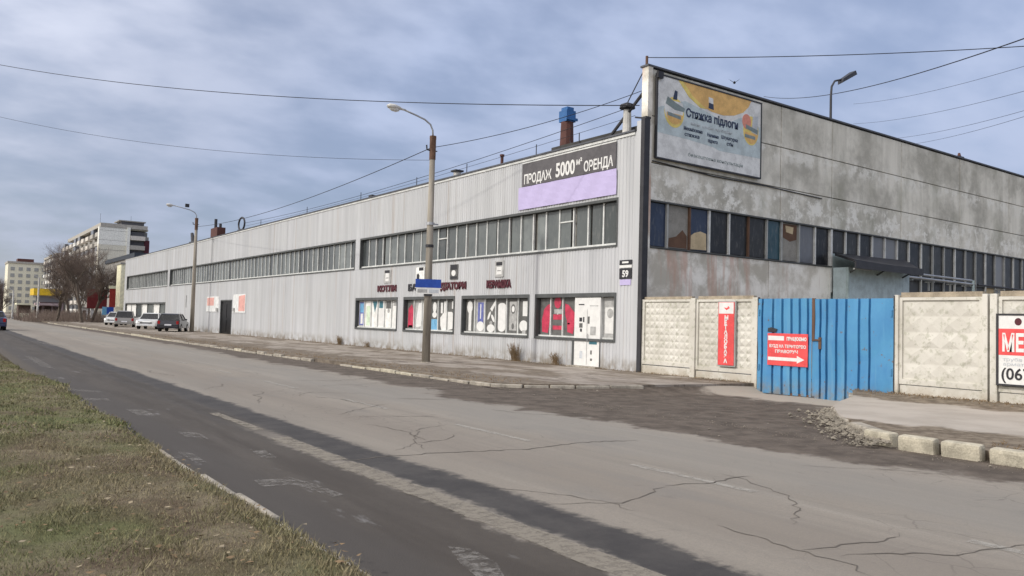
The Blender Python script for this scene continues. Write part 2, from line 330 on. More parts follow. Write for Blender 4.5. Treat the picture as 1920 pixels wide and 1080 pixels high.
# ------------------------------------------------------------------ mesh helpers
class MB:
    def __init__(s): s.v = []; s.f = []; s.mi = []; s.k = 0
    def add(s, vs, fs, k=None):
        o = len(s.v); s.v += [tuple(p) for p in vs]; s.f += [tuple(o+i for i in q) for q in fs]; s.mi += [s.k if k is None else k]*len(fs)
        return s
    def box(s, x0, x1, y0, y1, z0, z1, k=None):
        vs = [(x, y, z) for z in (z0, z1) for y in (y0, y1) for x in (x0, x1)]
        return s.add(vs, [(0, 2, 3, 1), (4, 5, 7, 6), (0, 1, 5, 4), (2, 6, 7, 3), (0, 4, 6, 2), (1, 3, 7, 5)], k)
    def prism(s, pts, z0, z1, k=None):
        n = len(pts); zz = (lambda i: z1) if not callable(z1) else z1
        vs = [(p[0], p[1], z0) for p in pts]+[(p[0], p[1], zz(p)) if callable(z1) else (p[0], p[1], z1) for p in pts]
        ar = sum(pts[i][0]*pts[(i+1) % n][1]-pts[(i+1) % n][0]*pts[i][1] for i in range(n))
        fs = [tuple(range(n, 2*n)), tuple(reversed(range(n)))]+[(i, (i+1) % n, n+(i+1) % n, n+i) for i in range(n)]
        if ar < 0: fs = [tuple(reversed(q)) for q in fs]
        return s.add(vs, fs, k)
    def tube(s, pts, rad, seg=8, k=None, cap=True):
        pts = [Vector(p) for p in pts]; n = len(pts)
        if not isinstance(rad, (list, tuple)): rad = [rad]*n
        vs = []; fs = []
        d = (pts[1]-pts[0]).normalized(); a = d.orthogonal().normalized()
        for i, p in enumerate(pts):
            if 0 < i < n-1: d = (pts[i+1]-pts[i-1]).normalized()
            elif i == n-1: d = (pts[i]-pts[i-1]).normalized()
            a = (a-d*a.dot(d)).normalized(); b = d.cross(a)
            for j in range(seg):
                th = 2*math.pi*j/seg; vs.append(p+(a*math.cos(th)+b*math.sin(th))*rad[i])
        for i in range(n-1):
            for j in range(seg):
                fs.append((i*seg+j, i*seg+(j+1) % seg, (i+1)*seg+(j+1) % seg, (i+1)*seg+j))
        if cap: fs += [tuple(reversed(range(seg))), tuple(range((n-1)*seg, n*seg))]
        return s.add(vs, fs, k)
    def quad(s, a, b, c, d, k=None): return s.add([a, b, c, d], [(0, 1, 2, 3)], k)
    def mesh(s, name, mats):
        me = bpy.data.meshes.new(name); me.from_pydata(s.v, [], s.f)
        if not isinstance(mats, (list, tuple)): mats = [mats]
        for q in mats: me.materials.append(M(q) if isinstance(q, str) else q)
        if len(mats) > 1: me.polygons.foreach_set('material_index', s.mi)
        me.update(); return me
def link(name, me, parent=None, loc=None):
    o = bpy.data.objects.new(name, me); COL.objects.link(o)
    if parent is not None: o.parent = parent
    if loc is not None: o.location = loc
    return o
def obj(name, mb, mats, parent=None, loc=None, smooth=False, bevel=0):
    me = mb.mesh(name, mats)
    if bevel:
        bm = bmesh.new(); bm.from_mesh(me); bmesh.ops.remove_doubles(bm, verts=bm.verts, dist=1e-5)
        bmesh.ops.bevel(bm, geom=list(bm.edges), offset=bevel, segments=2, profile=.6, affect='EDGES'); bm.to_mesh(me); bm.free()
    if smooth:
        me.shade_smooth()
    return link(name, me, parent, loc)
def box(name, x0, x1, y0, y1, z0, z1, mat, parent=None): return obj(name, MB().box(x0, x1, y0, y1, z0, z1), mat, parent)
def tag(o, label=None, cat=None, group=None, kind=None):
    if label: o['label'] = label
    if cat: o['category'] = cat
    if group: o['group'] = group
    if kind: o['kind'] = kind
    return o
def empty(name, loc=(0, 0, 0), rz=0.0):
    o = bpy.data.objects.new(name, None); COL.objects.link(o); o.location = loc; o.rotation_euler = (0, 0, rz); o.empty_display_size = .2
    return o
def thing(name, label, cat, group=None, loc=(0, 0, 0), rz=0.0): return tag(empty(name, loc, rz), label, cat, group)
def copy_tree(o, parent=None):
    c = o.copy(); COL.objects.link(c); c.parent = parent
    for ch in [q for q in o.children]: copy_tree(ch, c)
    return c
FONT = None
def text(name, body, size, origin, face, mat, parent=None, bold=0.0, xs=1.0, align='LEFT', depth=.004, width=None):
    """face 'road' = on a wall looking towards -X, 'yard' = on a wall looking towards -Y"""
    cu = bpy.data.curves.new(name, 'FONT'); cu.body = body; cu.size = size; cu.extrude = depth; cu.offset = bold; cu.align_x = align
    cu.resolution_u = 3
    o = bpy.data.objects.new(name, cu); COL.objects.link(o)
    bpy.context.view_layer.update()
    me = bpy.data.meshes.new_from_object(o); w = max(v.co.x for v in me.vertices)-min(v.co.x for v in me.vertices)
    bpy.data.objects.remove(o); bpy.data.curves.remove(cu)
    if width: xs = width/w
    A = Matrix(((0, 0, -1), (-1, 0, 0), (0, 1, 0))) if face == 'road' else Matrix(((1, 0, 0), (0, 0, -1), (0, 1, 0)))
    for v in me.vertices: v.co = A @ Vector((v.co.x*xs, v.co.y, v.co.z)) + Vector(origin)
    me.materials.clear(); me.materials.append(M(mat)); me.update()
    return link(name, me, parent)
def plaque(pts, face, plane, depth=.004, k=0, mb=None):
    """flat polygon on a wall plane; pts are (along, z); along = Y for 'road', X for 'yard'"""
    mb = mb or MB(); n = len(pts)
    if face == 'road':
        a = [(plane-depth, p[0], p[1]) for p in pts]; b = [(plane, p[0], p[1]) for p in pts]
        ar = sum(pts[i][0]*pts[(i+1) % n][1]-pts[(i+1) % n][0]*pts[i][1] for i in range(n)); flip = ar > 0
    else:
        a = [(p[0], plane-depth, p[1]) for p in pts]; b = [(p[0], plane, p[1]) for p in pts]
        ar = sum(pts[i][0]*pts[(i+1) % n][1]-pts[(i+1) % n][0]*pts[i][1] for i in range(n)); flip = ar < 0
    fs = [tuple(range(n))]+[(i, n+i, n+(i+1) % n, (i+1) % n) for i in range(n)]
    if flip: fs = [tuple(reversed(q)) for q in fs]
    mb.add(a+b, fs, k); return mb
def ellipse(cx, cz, rx, rz, n=20, a0=0, a1=360, rot=0):
    o = []
    for i in range(n+(0 if a1-a0 == 360 else 1)):
        th = R(a0+(a1-a0)*i/n); x, z = rx*math.cos(th), rz*math.sin(th)
        o.append((cx+x*math.cos(rot)-z*math.sin(rot), cz+x*math.sin(rot)+z*math.cos(rot)))
    return o

XF, YC = 18.515, 18.66
# ================================================================== GROUND
g = MB().box(-900, 1400, -300, 2500, -.9, -.32); tag(obj('ground', g, 'ground_far'), kind='structure')
road = MB(); road.quad((1.9, -12, 0), (11.6, -12, 0), (11.6, 420, 0), (1.9, 420, 0)); road = tag(obj('road', road, 'asphalt'), kind='structure')
# lawn left: gently uneven sheet
def lawn_edge(y): return 2.10-.05*math.sin(y*.9)-.03*math.sin(y*2.3+1)-.055*max(0, y-19)*(1 if y < 70 else 51/(y-19))
lw = MB(); ys = np.concatenate([np.arange(-10, 30, .5), np.arange(30, 420, 15)]); xs = np.concatenate([[0], -np.linspace(.25, 14, 28), [-40, -120]])
def lz(x, y): return .09+.02*math.sin(x*1.7+y*.6)+.015*math.sin(y*1.9-x*.8)+(.05*min(1, max(0, (1.6-x)/2)))
vs = [((lawn_edge(y)+x), y, lz(lawn_edge(y)+x, y) if x < 0 else .06) for y in ys for x in xs]; nx = len(xs)
fs = [(i*nx+j, i*nx+j+1, (i+1)*nx+j+1, (i+1)*nx+j) for i in range(len(ys)-1) for j in range(nx-1)]
fs = [tuple(reversed(q)) for q in fs]
lw.add(vs, fs)
for i in range(len(ys)-1):
    a, b = ys[i], ys[i+1]; lw.quad((lawn_edge(a), a, -.05), (lawn_edge(b), b, -.05), (lawn_edge(b), b, .06), (lawn_edge(a), a, .06))
tag(obj('lawn', lw, 'lawn_soil', smooth=True), kind='structure')
# sunken, crumbled kerb along the lawn: stone by stone
rng = random.Random(3)
kerbL = tag(empty('lawn_kerb'), kind='structure')
y = 2.0; i = 0
while y < 60:
    ln = 1.0 if y < 30 else 3.0
    x = lawn_edge(y+.5*ln)+.015; top = .095+rng.uniform(-.05, .012) if y < 9.6 else .03+rng.uniform(-.03, .012)
    mb = MB().box(x, x+.05+rng.uniform(-.025, .02), y+.01, y+ln-.012-rng.choice((0, 0, .12)), -.05, max(.012, top))
    obj('kerb_stone', mb, 'kerb_sunk' if y > 9.6 else 'kerb_old', kerbL, bevel=.02); y += ln
# right-hand pavements
kx = lambda y: 11.05+.10*math.sin(y*.11)
left_pts = [(kx(y)+.14, y) for y in (420, 300, 200, 150, 110, 90, 75, 60, 50, 42, 35, 30, 26, 22, 19, 17.2, 16.4)]+[(11.75, 15.75), (12.9, 15.15), (14.6, 14.55), (16.6, 14.2), (18.75, 14.05), (18.75, 420)]
pl = MB(); pl.prism(left_pts, -.4, .12); pavL = tag(obj('pavement', pl, 'pavement'), kind='structure')
far_pv = MB(); far_pv.box(18.76, 60, 108.2, 420, -.4, .10); tag(obj('yard_ground', far_pv, 'pavement'), kind='structure')
rp_pts = [(18.75, 11.3), (17.2, 10.35), (15.7, 9.75), (14.5, 9.15), (13.1, 8.15), (12.1, 7.15), (11.45, 6.3), (11.05, 5.4), (11.0, 3), (11.0, -12), (18.75, -12)]
def rz_(p): return .13 if p[0] < 18 else .20
pr = MB(); pr.prism(rp_pts, -.4, rz_); tag(obj('pavement', pr, 'pavement_clean'), kind='structure')
# entrance apron, falling gently to the gate
ap = MB()
apn = 26
A_l = [(11.0, 16.6), (11.75, 15.85), (12.9, 15.25), (14.6, 14.65), (16.6, 14.3), (18.9, 14.15)]
A_r = [(11.2, 5.2), (12.1, 7.05), (13.1, 8.05), (14.5, 9.05), (16.6, 10.1), (18.9, 11.2)]
def interp(P, t):
    t = t*(len(P)-1); i = min(int(t), len(P)-2); q = t-i
    return P[i][0]*(1-q)+P[i+1][0]*q, P[i][1]*(1-q)+P[i+1][1]*q
rows = []
edge = [(10.2, 16.5), (9.75, 14.5), (9.45, 12.5), (9.6, 10.8), (9.25, 9.2), (9.5, 7.6), (9.75, 6.2), (10.3, 4.6)]
for i in range(apn+1):
    u = i/apn; row = []
    for j in range(apn+1):
        w = j/apn; a = interp(A_l, u); b = interp(A_r, u)
        x = a[0]*(1-w)+b[0]*w; y = a[1]*(1-w)+b[1]*w
        z = -.004-.125*max(0, (x-11)/7.5)**1.1+max(0, 1-w/.16)**1.5*(.03+.20*min(1, max(0, (x-11.3)/6)))+.012*math.sin(x*3.1+y)*math.sin(y*2.2)*min(1, max(0, x-11))
        row.append((x, y, z))
    rows.append(row)
vs = [p for r_ in rows for p in r_]; n = apn+1
ap.add(vs, [(i*n+j, i*n+j+1, (i+1)*n+j+1, (i+1)*n+j) for i in range(apn) for j in range(apn)])
e0 = len(ap.v)
me_ap = obj('entrance_apron', ap, 'apron_dirt', smooth=False); tag(me_ap, kind='structure')
bm = bmesh.new(); bm.from_mesh(me_ap.data); bmesh.ops.recalc_face_normals(bm, faces=bm.faces)
for fc in bm.faces:
    if fc.normal.z < 0: fc.normal_flip()
bm.to_mesh(me_ap.data); bm.free()

# kerbs on the far side, stone by stone
kerb = tag(empty('far_kerb'), kind='structure')
y = 16.3
while y < 110:
    ln = 1.0 if y < 45 else 3.0
    gap = rng.uniform(.01, .05); br = rng.random()
    if 24.6 < y < 27.2: y += ln*.8; continue
    h = .105+rng.uniform(-.06, .02); 
    if br < .2: h = .055
    x = kx(y+.5*ln); o = obj('kerb_stone', MB().box(-.07, .07, gap, ln-gap*.5, -.12, h), 'kerb_stone' if rng.random() < (.6 if y < 24 else .2) else 'kerb_old', kerb, loc=(x+rng.uniform(-.015, .015)+.07, y, 0), bevel=.018)
    o.rotation_euler = (0, R(rng.uniform(-4, 4)), R(rng.uniform(-1.2, 1.2))); y += ln
def kerb_run(P, mat, h, ln=.9, hv=.03, w=.07):
    d = 0; segs = [(Vector(P[i]), Vector(P[i+1])) for i in range(len(P)-1)]
    for a, b in segs:
        n = max(1, round((b-a).length/ln))
        for i in range(n):
            p = a.lerp(b, i/n); q = a.lerp(b, (i+1)/n); L_ = (q-p).length; ang = math.atan2(q.y-p.y, q.x-p.x)
            o = obj('kerb_stone', MB().box(.02, L_-.02, -w, w, -.15, h+rng.uniform(-hv, hv*.4)), mat, kerb, loc=(p.x, p.y, p.z if len(p) > 2 else 0), bevel=.022)
            o.rotation_euler = (R(rng.uniform(-5, 5)), 0, ang+R(rng.uniform(-3, 3)))
kerb_run([(11.15, 16.3, 0), (11.75, 15.75, 0), (12.9, 15.15, 0), (14.6, 14.5, 0)], 'kerb_old', .10, .8, .04)
kerb_run([(18.3, 11.05, 0), (17.2, 10.35, 0), (15.7, 9.72, 0), (14.5, 9.12, 0), (13.1, 8.12, 0), (12.1, 7.12, 0)], 'kerb_old', .11, .9, .04)
# whitewashed separate stones (the nearest ones)
yy = [(5.98, 6.5, .20, -.4), (5.36, 5.86, .21, 0.0), (4.78, 5.28, .21, 0), (3.72, 4.68, .20, 0), (2.7, 3.62, .2, 0), (1.7, 2.6, .2, 0), (.7, 1.6, .2, 0)]
for a, b, h, tw in yy:
    cxm = 10.93 if a < 5.9 else 11.12
    o = obj('kerb_stone', MB().box(-.09, .09, -(b-a)/2, (b-a)/2, -.12, h), 'kerb_stone', kerb, loc=(cxm, (a+b)/2, 0), bevel=.045)
    o.rotation_euler = (0, R(-6), R(-18 if tw else 0))
o = obj('kerb_stone', MB().box(-.1, .1, -.45, .45, -.12, .17), 'kerb_old', kerb, loc=(11.75, 6.85, 0), bevel=.03); o.rotation_euler = (0, 0, R(-40))
# rubble bank of broken concrete beside the entrance kerb
rb = MB()
def blob(mb, c, s, k=0, rr_=rng):
    vs = []; 
    for dx_, dy_, dz_ in ((1, 0, 0), (-1, 0, 0), (0, 1, 0), (0, -1, 0), (0, 0, 1), (0, 0, -1)):
        q = s*rr_.uniform(.6, 1.2); vs.append((c[0]+dx_*q*rr_.uniform(.8, 1.3), c[1]+dy_*q, c[2]+dz_*q*.6))
    mb.add(vs, [(0, 2, 4), (2, 1, 4), (1, 3, 4), (3, 0, 4), (2, 0, 5), (1, 2, 5), (3, 1, 5), (0, 3, 5)], k)
P_r = [(14.6, 9.3), (13.2, 8.4), (12.2, 7.5), (11.4, 6.8), (10.8, 6.0)]
for i in range(1100):
    a = interp(P_r, rng.random()); off = abs(rng.gauss(0, .28))
    blob(rb, (a[0]-off*.75, a[1]+off*.55-.12, .03+max(0, .07-off*.15)), rng.uniform(.008, .035) if rng.random() < .93 else rng.uniform(.04, .08))
for i in range(150):
    a = interp([(11.3, 16.2), (12.8, 15.1), (14.6, 14.5), (17.5, 14.1)], rng.random()); blob(rb, (a[0]+rng.gauss(0, .1), a[1]-abs(rng.gauss(0, .15)), .03-max(0, a[0]-11)*.016), rng.uniform(.012, .05))
tag(obj('rubble', rb, 'rubble'), 'broken concrete crumbs along the entrance kerbs', 'rubble', kind='stuff')
# gravel and leaf litter lying in the gutter
gv = MB()
for i in range(2600):
    y = 3+abs(rng.gauss(0, 1))*16 if rng.random() < .8 else rng.uniform(3, 60); x = min(kx(y)-.02, kx(y)-.15-abs(rng.gauss(0, .35)))
    if 5 < y < 16: x = rng.uniform(9.4, 17) if rng.random() < .6 else x
    zz = .006-.018*max(0, x-11)
    blob(gv, (x, y, zz+.005), rng.uniform(.004, .012 if rng.random() < .95 else .03), k=0)
tag(obj('gravel', gv, 'rubble'), 'grit and small stones scattered in the gutter and entrance', 'gravel', kind='stuff')

# road paint, cracks, stains (sheets 4 mm above the asphalt)
def ribbon(P, w, z):
    mb = MB(); P = [Vector((p[0], p[1], z)) for p in P]; pts = []
    fine = []
    for i in range(len(P)-1):
        n = max(2, int((P[i+1]-P[i]).length/.09))
        for j in range(n): fine.append(P[i].lerp(P[i+1], j/n))
    fine.append(P[-1]); rg = random.Random(len(P)*17+int(P[0].x*100))
    for i, p in enumerate(fine):
        d = (fine[min(i+1, len(fine)-1)]-fine[max(i-1, 0)]).normalized(); nn = Vector((-d.y, d.x, 0)); j = rg.uniform(-.035, .035)
        e = min(1, i/3+.15, (len(fine)-1-i)/3+.15); ww = w*.5*e*rg.uniform(.5, 1.4)
        pts.append((p+nn*(j-ww), p+nn*(j+ww)))
    mb.add([q for s_ in pts for q in s_], [(2*i, 2*i+2, 2*i+3, 2*i+1) for i in range(len(pts)-1)])
    return mb
cracks = [([(3.74, 8.37), (4.3, 8.44), (4.86, 8.42), (5.5, 8.3), (6.17, 8.14), (7.2, 8.3), (8.1, 8.1)], .022), ([(5.39, 11.15), (5.55, 10.25), (5.39, 9.36)], .018),
    ([(6.04, 5.64), (6.30, 5.66), (6.62, 5.52), (6.92, 5.58), (7.31, 5.58)], .022), ([(5.22, 4.34), (5.23, 4.03), (5.18, 3.47), (5.18, 3.10), (5.04, 2.92)], .016),
    ([(5.20, 3.5), (5.70, 3.41), (6.11, 3.35), (6.36, 3.42)], .014), ([(5.3, 3.3), (5.63, 3.21), (6.09, 2.86), (6.50, 2.78), (7.1, 2.7)], .015),
    ([(8.3, 12.2), (8.6, 11.2), (9.3, 10.9), (9.6, 10.1)], .018), ([(7.6, 14.5), (8.4, 14.1), (9.2, 14.4)], .022), ([(7.2, 19.5), (8.3, 19.2), (9.4, 19.6)], .022),
    ([(4.5, 5.6), (5.1, 5.3), (6.0, 5.64)], .014)]
rgc = random.Random(44)
for i in range(26):
    x_, y_ = rgc.uniform(4.6, 9.5), rgc.uniform(3, 24); a_ = rgc.uniform(-.6, .6)+(1.57 if rgc.random() < .35 else 0); P_ = [(x_, y_)]
    for j in range(rgc.randint(2, 5)):
        a_ += rgc.uniform(-.7, .7); l_ = rgc.uniform(.25, .7); P_.append((P_[-1][0]+math.cos(a_)*l_, P_[-1][1]+math.sin(a_)*l_))
    cracks.append((P_, .009+.0005*y_))
for P, w in cracks:
    obj('crack', ribbon(P, w, .004), 'crack_dark', road)
def strip(x0, x1, y0, y1, mat, name='lane_marking', z=.004, n=None):
    mb = MB(); n = n or max(2, int((y1-y0)/.25)); rg = random.Random(int(y0*91+x0*7)); pts = []
    for i in range(n+1):
        y = y0+(y1-y0)*i/n; pts.append(((x0+rg.uniform(-.02, .02), y, z), (x1+rg.uniform(-.02, .02), y, z)))
    mb.add([q for s_ in pts for q in s_], [(2*i, 2*i+1, 2*i+3, 2*i+2) for i in range(n)]); return obj(name, mb, mat, road)
for a, b in ((2.0, 3.0), (5.0, 6.72), (8.7, 10.6), (12.9, 14.8), (17.4, 19.6), (22.2, 24.4), (27, 29.2), (32, 34.4), (37, 39.4), (42.5, 45), (48, 51)):
    strip(6.56, 6.67, a, b, 'worn_line')
strip(3.60, 3.87, .5, 8.32, 'worn_yellow', 'worn_strip'); strip(3.62, 3.86, 8.45, 10.4, 'worn_yellow', 'worn_strip'); strip(3.66, 3.82, 11.2, 13.4, 'worn_yellow', 'worn_strip')
def patch(P, mat='worn_white', name='worn_patch'):
    mb = MB(); mb.add([(p[0], p[1], .0045) for p in P], [tuple(range(len(P)))]); o = obj(name, mb, mat, road)
    if o.data.polygons[0].normal.z < 0: o.data.flip_normals()
    return o
patch([(2.57, 7.8), (2.55, 7.45), (2.78, 7.4), (2.86, 7.35), (2.95, 6.72), (3.07, 6.80), (3.0, 7.45), (2.93, 7.78), (2.75, 7.75)])
patch([(3.02, 4.89), (3.13, 4.76), (3.1, 4.4), (2.97, 4.12), (2.8, 4.1), (2.88, 4.5)])
patch([(2.2, 18.6), (2.7, 17.9), (2.75, 17.5), (2.25, 18.0)]); patch([(2.12, 16.6), (2.62, 16.3), (2.6, 15.9), (2.15, 16.1)])
patch([(2.7, 11.5), (2.95, 11.2), (2.9, 10.6), (2.7, 10.9)]); patch([(3.1, 9.6), (3.25, 9.5), (3.2, 8.9), (3.05, 9.0)]); patch([(2.33, 9.8), (2.45, 9.6), (2.44, 8.95), (2.33, 9.1)])
patch([(2.5, 32), (2.75, 31), (2.7, 25), (2.45, 26)]); patch([(3.9, 47), (4.3, 46), (4.7, 40), (4.3, 41)]); patch([(2.6, 14.4), (2.85, 14.2), (2.85, 13.4), (2.6, 13.5)])

# ================================================================== LAWN GRASS
rs = np.random.RandomState(5)
def blades(n, y0, y1, hmin, hmax, wd, xw, pw):
    y = y0+(y1-y0)*rs.rand(n)**pw; ed = 2.10-.05*np.sin(y*.9)-.03*np.sin(y*2.3+1)-.055*np.clip(y-19, 0, 51)
    u = rs.rand(n)*xw*np.clip(.35+y/y1, .3, 1.0); x = ed+.03-.05*(y < 9.6)-u
    tuft = np.sin(x*2.1+np.sin(y*1.3)*1.5)*np.sin(y*1.7+np.sin(x*1.1)*2); keep = (rs.rand(n) < .55+.45*(tuft > -.35)); x, y = x[keep], y[keep]; n = len(x)
    clump = (np.sin(x*7.3+np.sin(y*3.1)*2)+np.sin(y*6.1+np.sin(x*4.7)*2))*.25+.5
    h = (hmin+(hmax-hmin)*rs.rand(n))*(.40+.8*clump)*(1+.9*(rs.rand(n) < .04)); a = rs.rand(n)*6.283; lean = (.4+.9*rs.rand(n))*h; b = rs.rand(n)*6.283
    z = .085+.02*np.sin(x*1.7+y*.6)+.015*np.sin(y*1.9-x*.8)+.05*np.clip((1.6-x)/2, 0, 1)
    w = wd*(.6+.8*rs.rand(n)); dx_, dy_ = np.cos(a)*w, np.sin(a)*w
    v = np.stack([np.stack([x-dx_, y-dy_, z-.01], 1), np.stack([x+dx_, y+dy_, z-.01], 1), np.stack([x+np.cos(b)*lean, y+np.sin(b)*lean, z+h], 1)], 1)
    return v.reshape(-1, 3)
V = np.concatenate([blades(210000, 2.2, 11, .02, .05, .0045, 7.5, 1.1), blades(110000, 11, 28, .025, .06, .010, 12, 1.0), blades(40000, 28, 70, .04, .07, .025, 14, 1.0)])
nt_ = len(V)//3; me = bpy.data.meshes.new('grass'); me.vertices.add(len(V)); me.vertices.foreach_set('co', V.ravel())
me.loops.add(len(V)); me.loops.foreach_set('vertex_index', np.arange(len(V), dtype=np.int32)); me.polygons.add(nt_)
me.polygons.foreach_set('loop_start', np.arange(0, len(V), 3, dtype=np.int32)); me.update(calc_edges=True); me.materials.append(M('grass_blade'))
tag(link('grass', me), 'short patchy grass with dead brown tufts on the verge', 'grass', kind='stuff')
lt = MB()
for i in range(3200):
    y = 2.5+rng.random()**1.4*20; x = lawn_edge(y)+.05-rng.random()*7; s_ = rng.uniform(.008, .03); a = rng.uniform(0, 6.28); z = lz(x, y)+rng.uniform(.015, .04)
    ca, sa = math.cos(a)*s_, math.sin(a)*s_
    lt.add([(x-ca, y-sa, z), (x+sa*.6, y-ca*.6, z+rng.uniform(-.01, .01)), (x+ca, y+sa, z+.004), (x-sa*.6, y+ca*.6, z+rng.uniform(-.005, .012))], [(0, 1, 2, 3)], rng.choice((0, 0, 1)))
tag(obj('leaf_litter', lt, ['dry_stem', 'dead_leaf']), 'dead leaves and scraps strewn through the grass verge', 'leaf litter', kind='stuff')

# ================================================================== MAIN BUILDING
B = thing('industrial_building', 'long low grey industrial building with ribbed metal street front and stained concrete end wall', 'building')
XB = 18.80
# core volume
core = MB(); core.box(XB, 62, 18.90, 107.4, -.35, 7.85); obj('core_wall', core, 'grey_board', B)
rf = MB(); rf.box(XB-.02, 62, 18.92, 107.5, 7.85, 7.93); roof = obj('roof', rf, 'bitumen', B)
def cladding(y0, y1, z0, z1, pitch=.16):
    mb = MB(); pr_ = []; n = int((y1-y0)/pitch)+1; dd = .015
    for i in range(n):
        b = y0+i*pitch
        for fx, o_ in ((0, 0), (.48, 0), (.58, dd), (.90, dd)):
            q = b+fx*pitch
            if q < y1: pr_.append((q, o_))
    pr_.append((y1, 0))
    vs = []
    for q, o_ in pr_: vs += [(XF-.0+o_, q, z0), (XF+o_, q, z1)]
    mb.add(vs, [(2*i, 2*i+1, 2*i+3, 2*i+2) for i in range(len(pr_)-1)])
    # return edges: top, bottom, ends give it depth
    mb.add([(XF, y0, z0), (XF+.07, y0, z0), (XF+.07, y0, z1), (XF, y0, z1)], [(0, 1, 2, 3)]); mb.add([(XF, y1, z0), (XF+.07, y1, z0), (XF+.07, y1, z1), (XF, y1, z1)], [(3, 2, 1, 0)])
    o = obj('cladding_sheet', mb, 'cladding', B)
    bm = bmesh.new(); bm.from_mesh(o.data)
    for fc in bm.faces:
        if fc.normal.x > .3: fc.normal_flip()
    bm.to_mesh(o.data); bm.free(); return o
ZT, ZW1, ZW0, ZS1, ZS0, ZG = 8.06, 5.95, 4.28, 2.72, 1.04, .12
G_ = .012
SEAM = [18.72, 24.35, 51.3, 80.0, 107.4]
for i in range(4):
    cladding(SEAM[i]+G_, SEAM[i+1]-G_, ZW1, ZT)
# window-band piers (full height of the strip windows)
STRIPS = [(19.72, 40.0, 25), (40.62, 83.8, 54), (84.72, 105.9, 27)]
for a, b in ((18.73, 19.72), (40.0, 40.62), (83.8, 84.72), (105.9, 107.4)): cladding(a, b, ZW0, ZW1)
SHOPS = [(19.72, 24.20), (24.57, 29.47), (30.05, 34.81), (35.43, 40.34)]
# band between the shop windows and the strip
cladding(18.73, 24.35, ZS1, ZW0); cladding(24.37, 51.3-G_, ZS1, ZW0); cladding(51.3+G_, 85.2, ZS1, ZW0); cladding(85.2, 107.4, ZS1, ZW0)
for a, b in ((18.73, 19.72), (24.20, 24.57), (29.47, 30.05), (34.81, 35.43), (40.34, 51.3-G_), (51.3+G_, 62.9), (65.9, 85.2), (106.2, 107.4)): cladding(a, b, ZS0, ZS1)
for a, b in ((18.73, 20.46), (21.90, 24.35), (24.37, 40.34), (40.36, 51.3-G_), (51.3+G_, 62.9), (65.9, 85.2), (85.21, 107.4)): cladding(a, b, ZG, ZS0)
# coping, flashing
cp = MB(); cp.box(XF-.07, XF+.30, 18.95, 107.5, ZT, ZT+.06); obj('coping', cp, 'coping_dark', B)
cp = MB(); cp.box(XF-.03, XF+.02, 18.97, 107.45, ZT-.10, ZT-.01); obj('drip_trim', cp, 'mullion_white', B)
obj('corner_flashing', MB().box(XF-.06, XF+.19, 18.49, 18.655, .05, 8.42), 'dark_metal', B)
obj('corner_trim', MB().box(XF-.045, XF+.03, 18.66, 18.86, .12, 8.38), 'cladding', B)
def opening(y0, y1, z0, z1, frame_mat, ft=.055, fx=XF-.022):
    mb = MB(); e = .002
    mb.box(fx, XB-.005, y0-e, y0+ft, z0, z1); mb.box(fx, XB-.005, y1-ft, y1+e, z0, z1)
    mb.box(fx, XB-.005, y0+ft, y1-ft, z1-ft*1.5, z1+.004); mb.box(fx-.012, XB-.005, y0+ft, y1-ft, z0-.004, z0+ft)
    return obj('window_frame', mb, frame_mat, B)
pane_mesh = {}
for si, (a, b, n) in enumerate(STRIPS):
    opening(a, b, ZW0, ZW1, 'frame_dark', .06)
    w = (b-a-.12)/n; y0 = a+.06
    pm = MB().box(18.69, 18.70, .02, w-.02, ZW0+.08, ZW1-.11).mesh('pane', 'strip_glass'); mm = MB().box(18.64, 18.72, -.032, .032, ZW0+.062, ZW1-.095).mesh('mullion', 'mullion_white')
    for i in range(n):
        link('pane', pm, B, (rng.uniform(-.012, .012), y0+i*w, 0)).rotation_euler = (0, 0, R(rng.uniform(-.6, .6)) if si == 0 else 0)
        if i: link('mullion', mm, B, (0, y0+i*w, 0))
    obj('window_sill', MB().box(18.60, 18.66, a+.07, b-.07, ZW0+.056, ZW0+.14), 'mullion_white', B)
# irregular transoms where some sashes open
for k_ in (3, 14): 
    a, b, n = STRIPS[0]; w = (b-a-.12)/n; obj('transom', MB().box(18.65, 18.71, a+.06+k_*w+.033, a+.06+(k_+1)*w-.033, 5.35, 5.40), 'mullion_white', B)

# shop windows with printed film
def shop(y0, y1, cells, bottom=ZS0):
    opening(y0, y1, ZS0, ZS1, 'frame_dark', .09)
    ya, yb = y1-.10, y0+.10   # ya = left in the picture (far), going towards the camera
    w = (ya-yb)/len(cells)
    for i, kind in enumerate(cells):
        q1 = ya-i*w; q0 = q1-w; z0, z1 = ZS0+.15, ZS1-.15
        if kind == 'door': continue
        back = {'lightbg': 'print_white', 'palebg': 'board_white', 'greybg': 'print_midgrey'}.get(kind[0], 'print_grey')
        p = obj('shop_pane', MB().box(18.68, 18.695, q0+.03, q1-.03, z0, z1), back, B)
        s = MB(); mats = ['print_white', 'print_red', 'print_blue', 'print_sky', 'print_green', 'print_teal', 'print_midgrey', 'print_grey']
        def P_(pts, k, d=.004): plaque([(q1-.04-(w-.08)*u, z0+(z1-z0)*v) for u, v in pts], 'road', 18.68, d, k, s)
        for shape, k in kind[1]: P_(shape, k, .004+.002*len(s.f) % .003+.002)
        if s.v: obj('window_print', s, mats, p)
        if i: obj('mullion', MB().box(18.62, 18.70, q1-.028, q1+.028, ZS0+.06, ZS1-.135), 'mullion_white', B)
    obj('window_sill', MB().box(18.61, 18.665, y0+.1, y1-.1, ZS0+.092, ZS0+.15), 'mullion_white', B)
E_ = lambda cx_, cz_, rx, rz, n=16, **k: ellipse(cx_, cz_, rx, rz, n, **k)
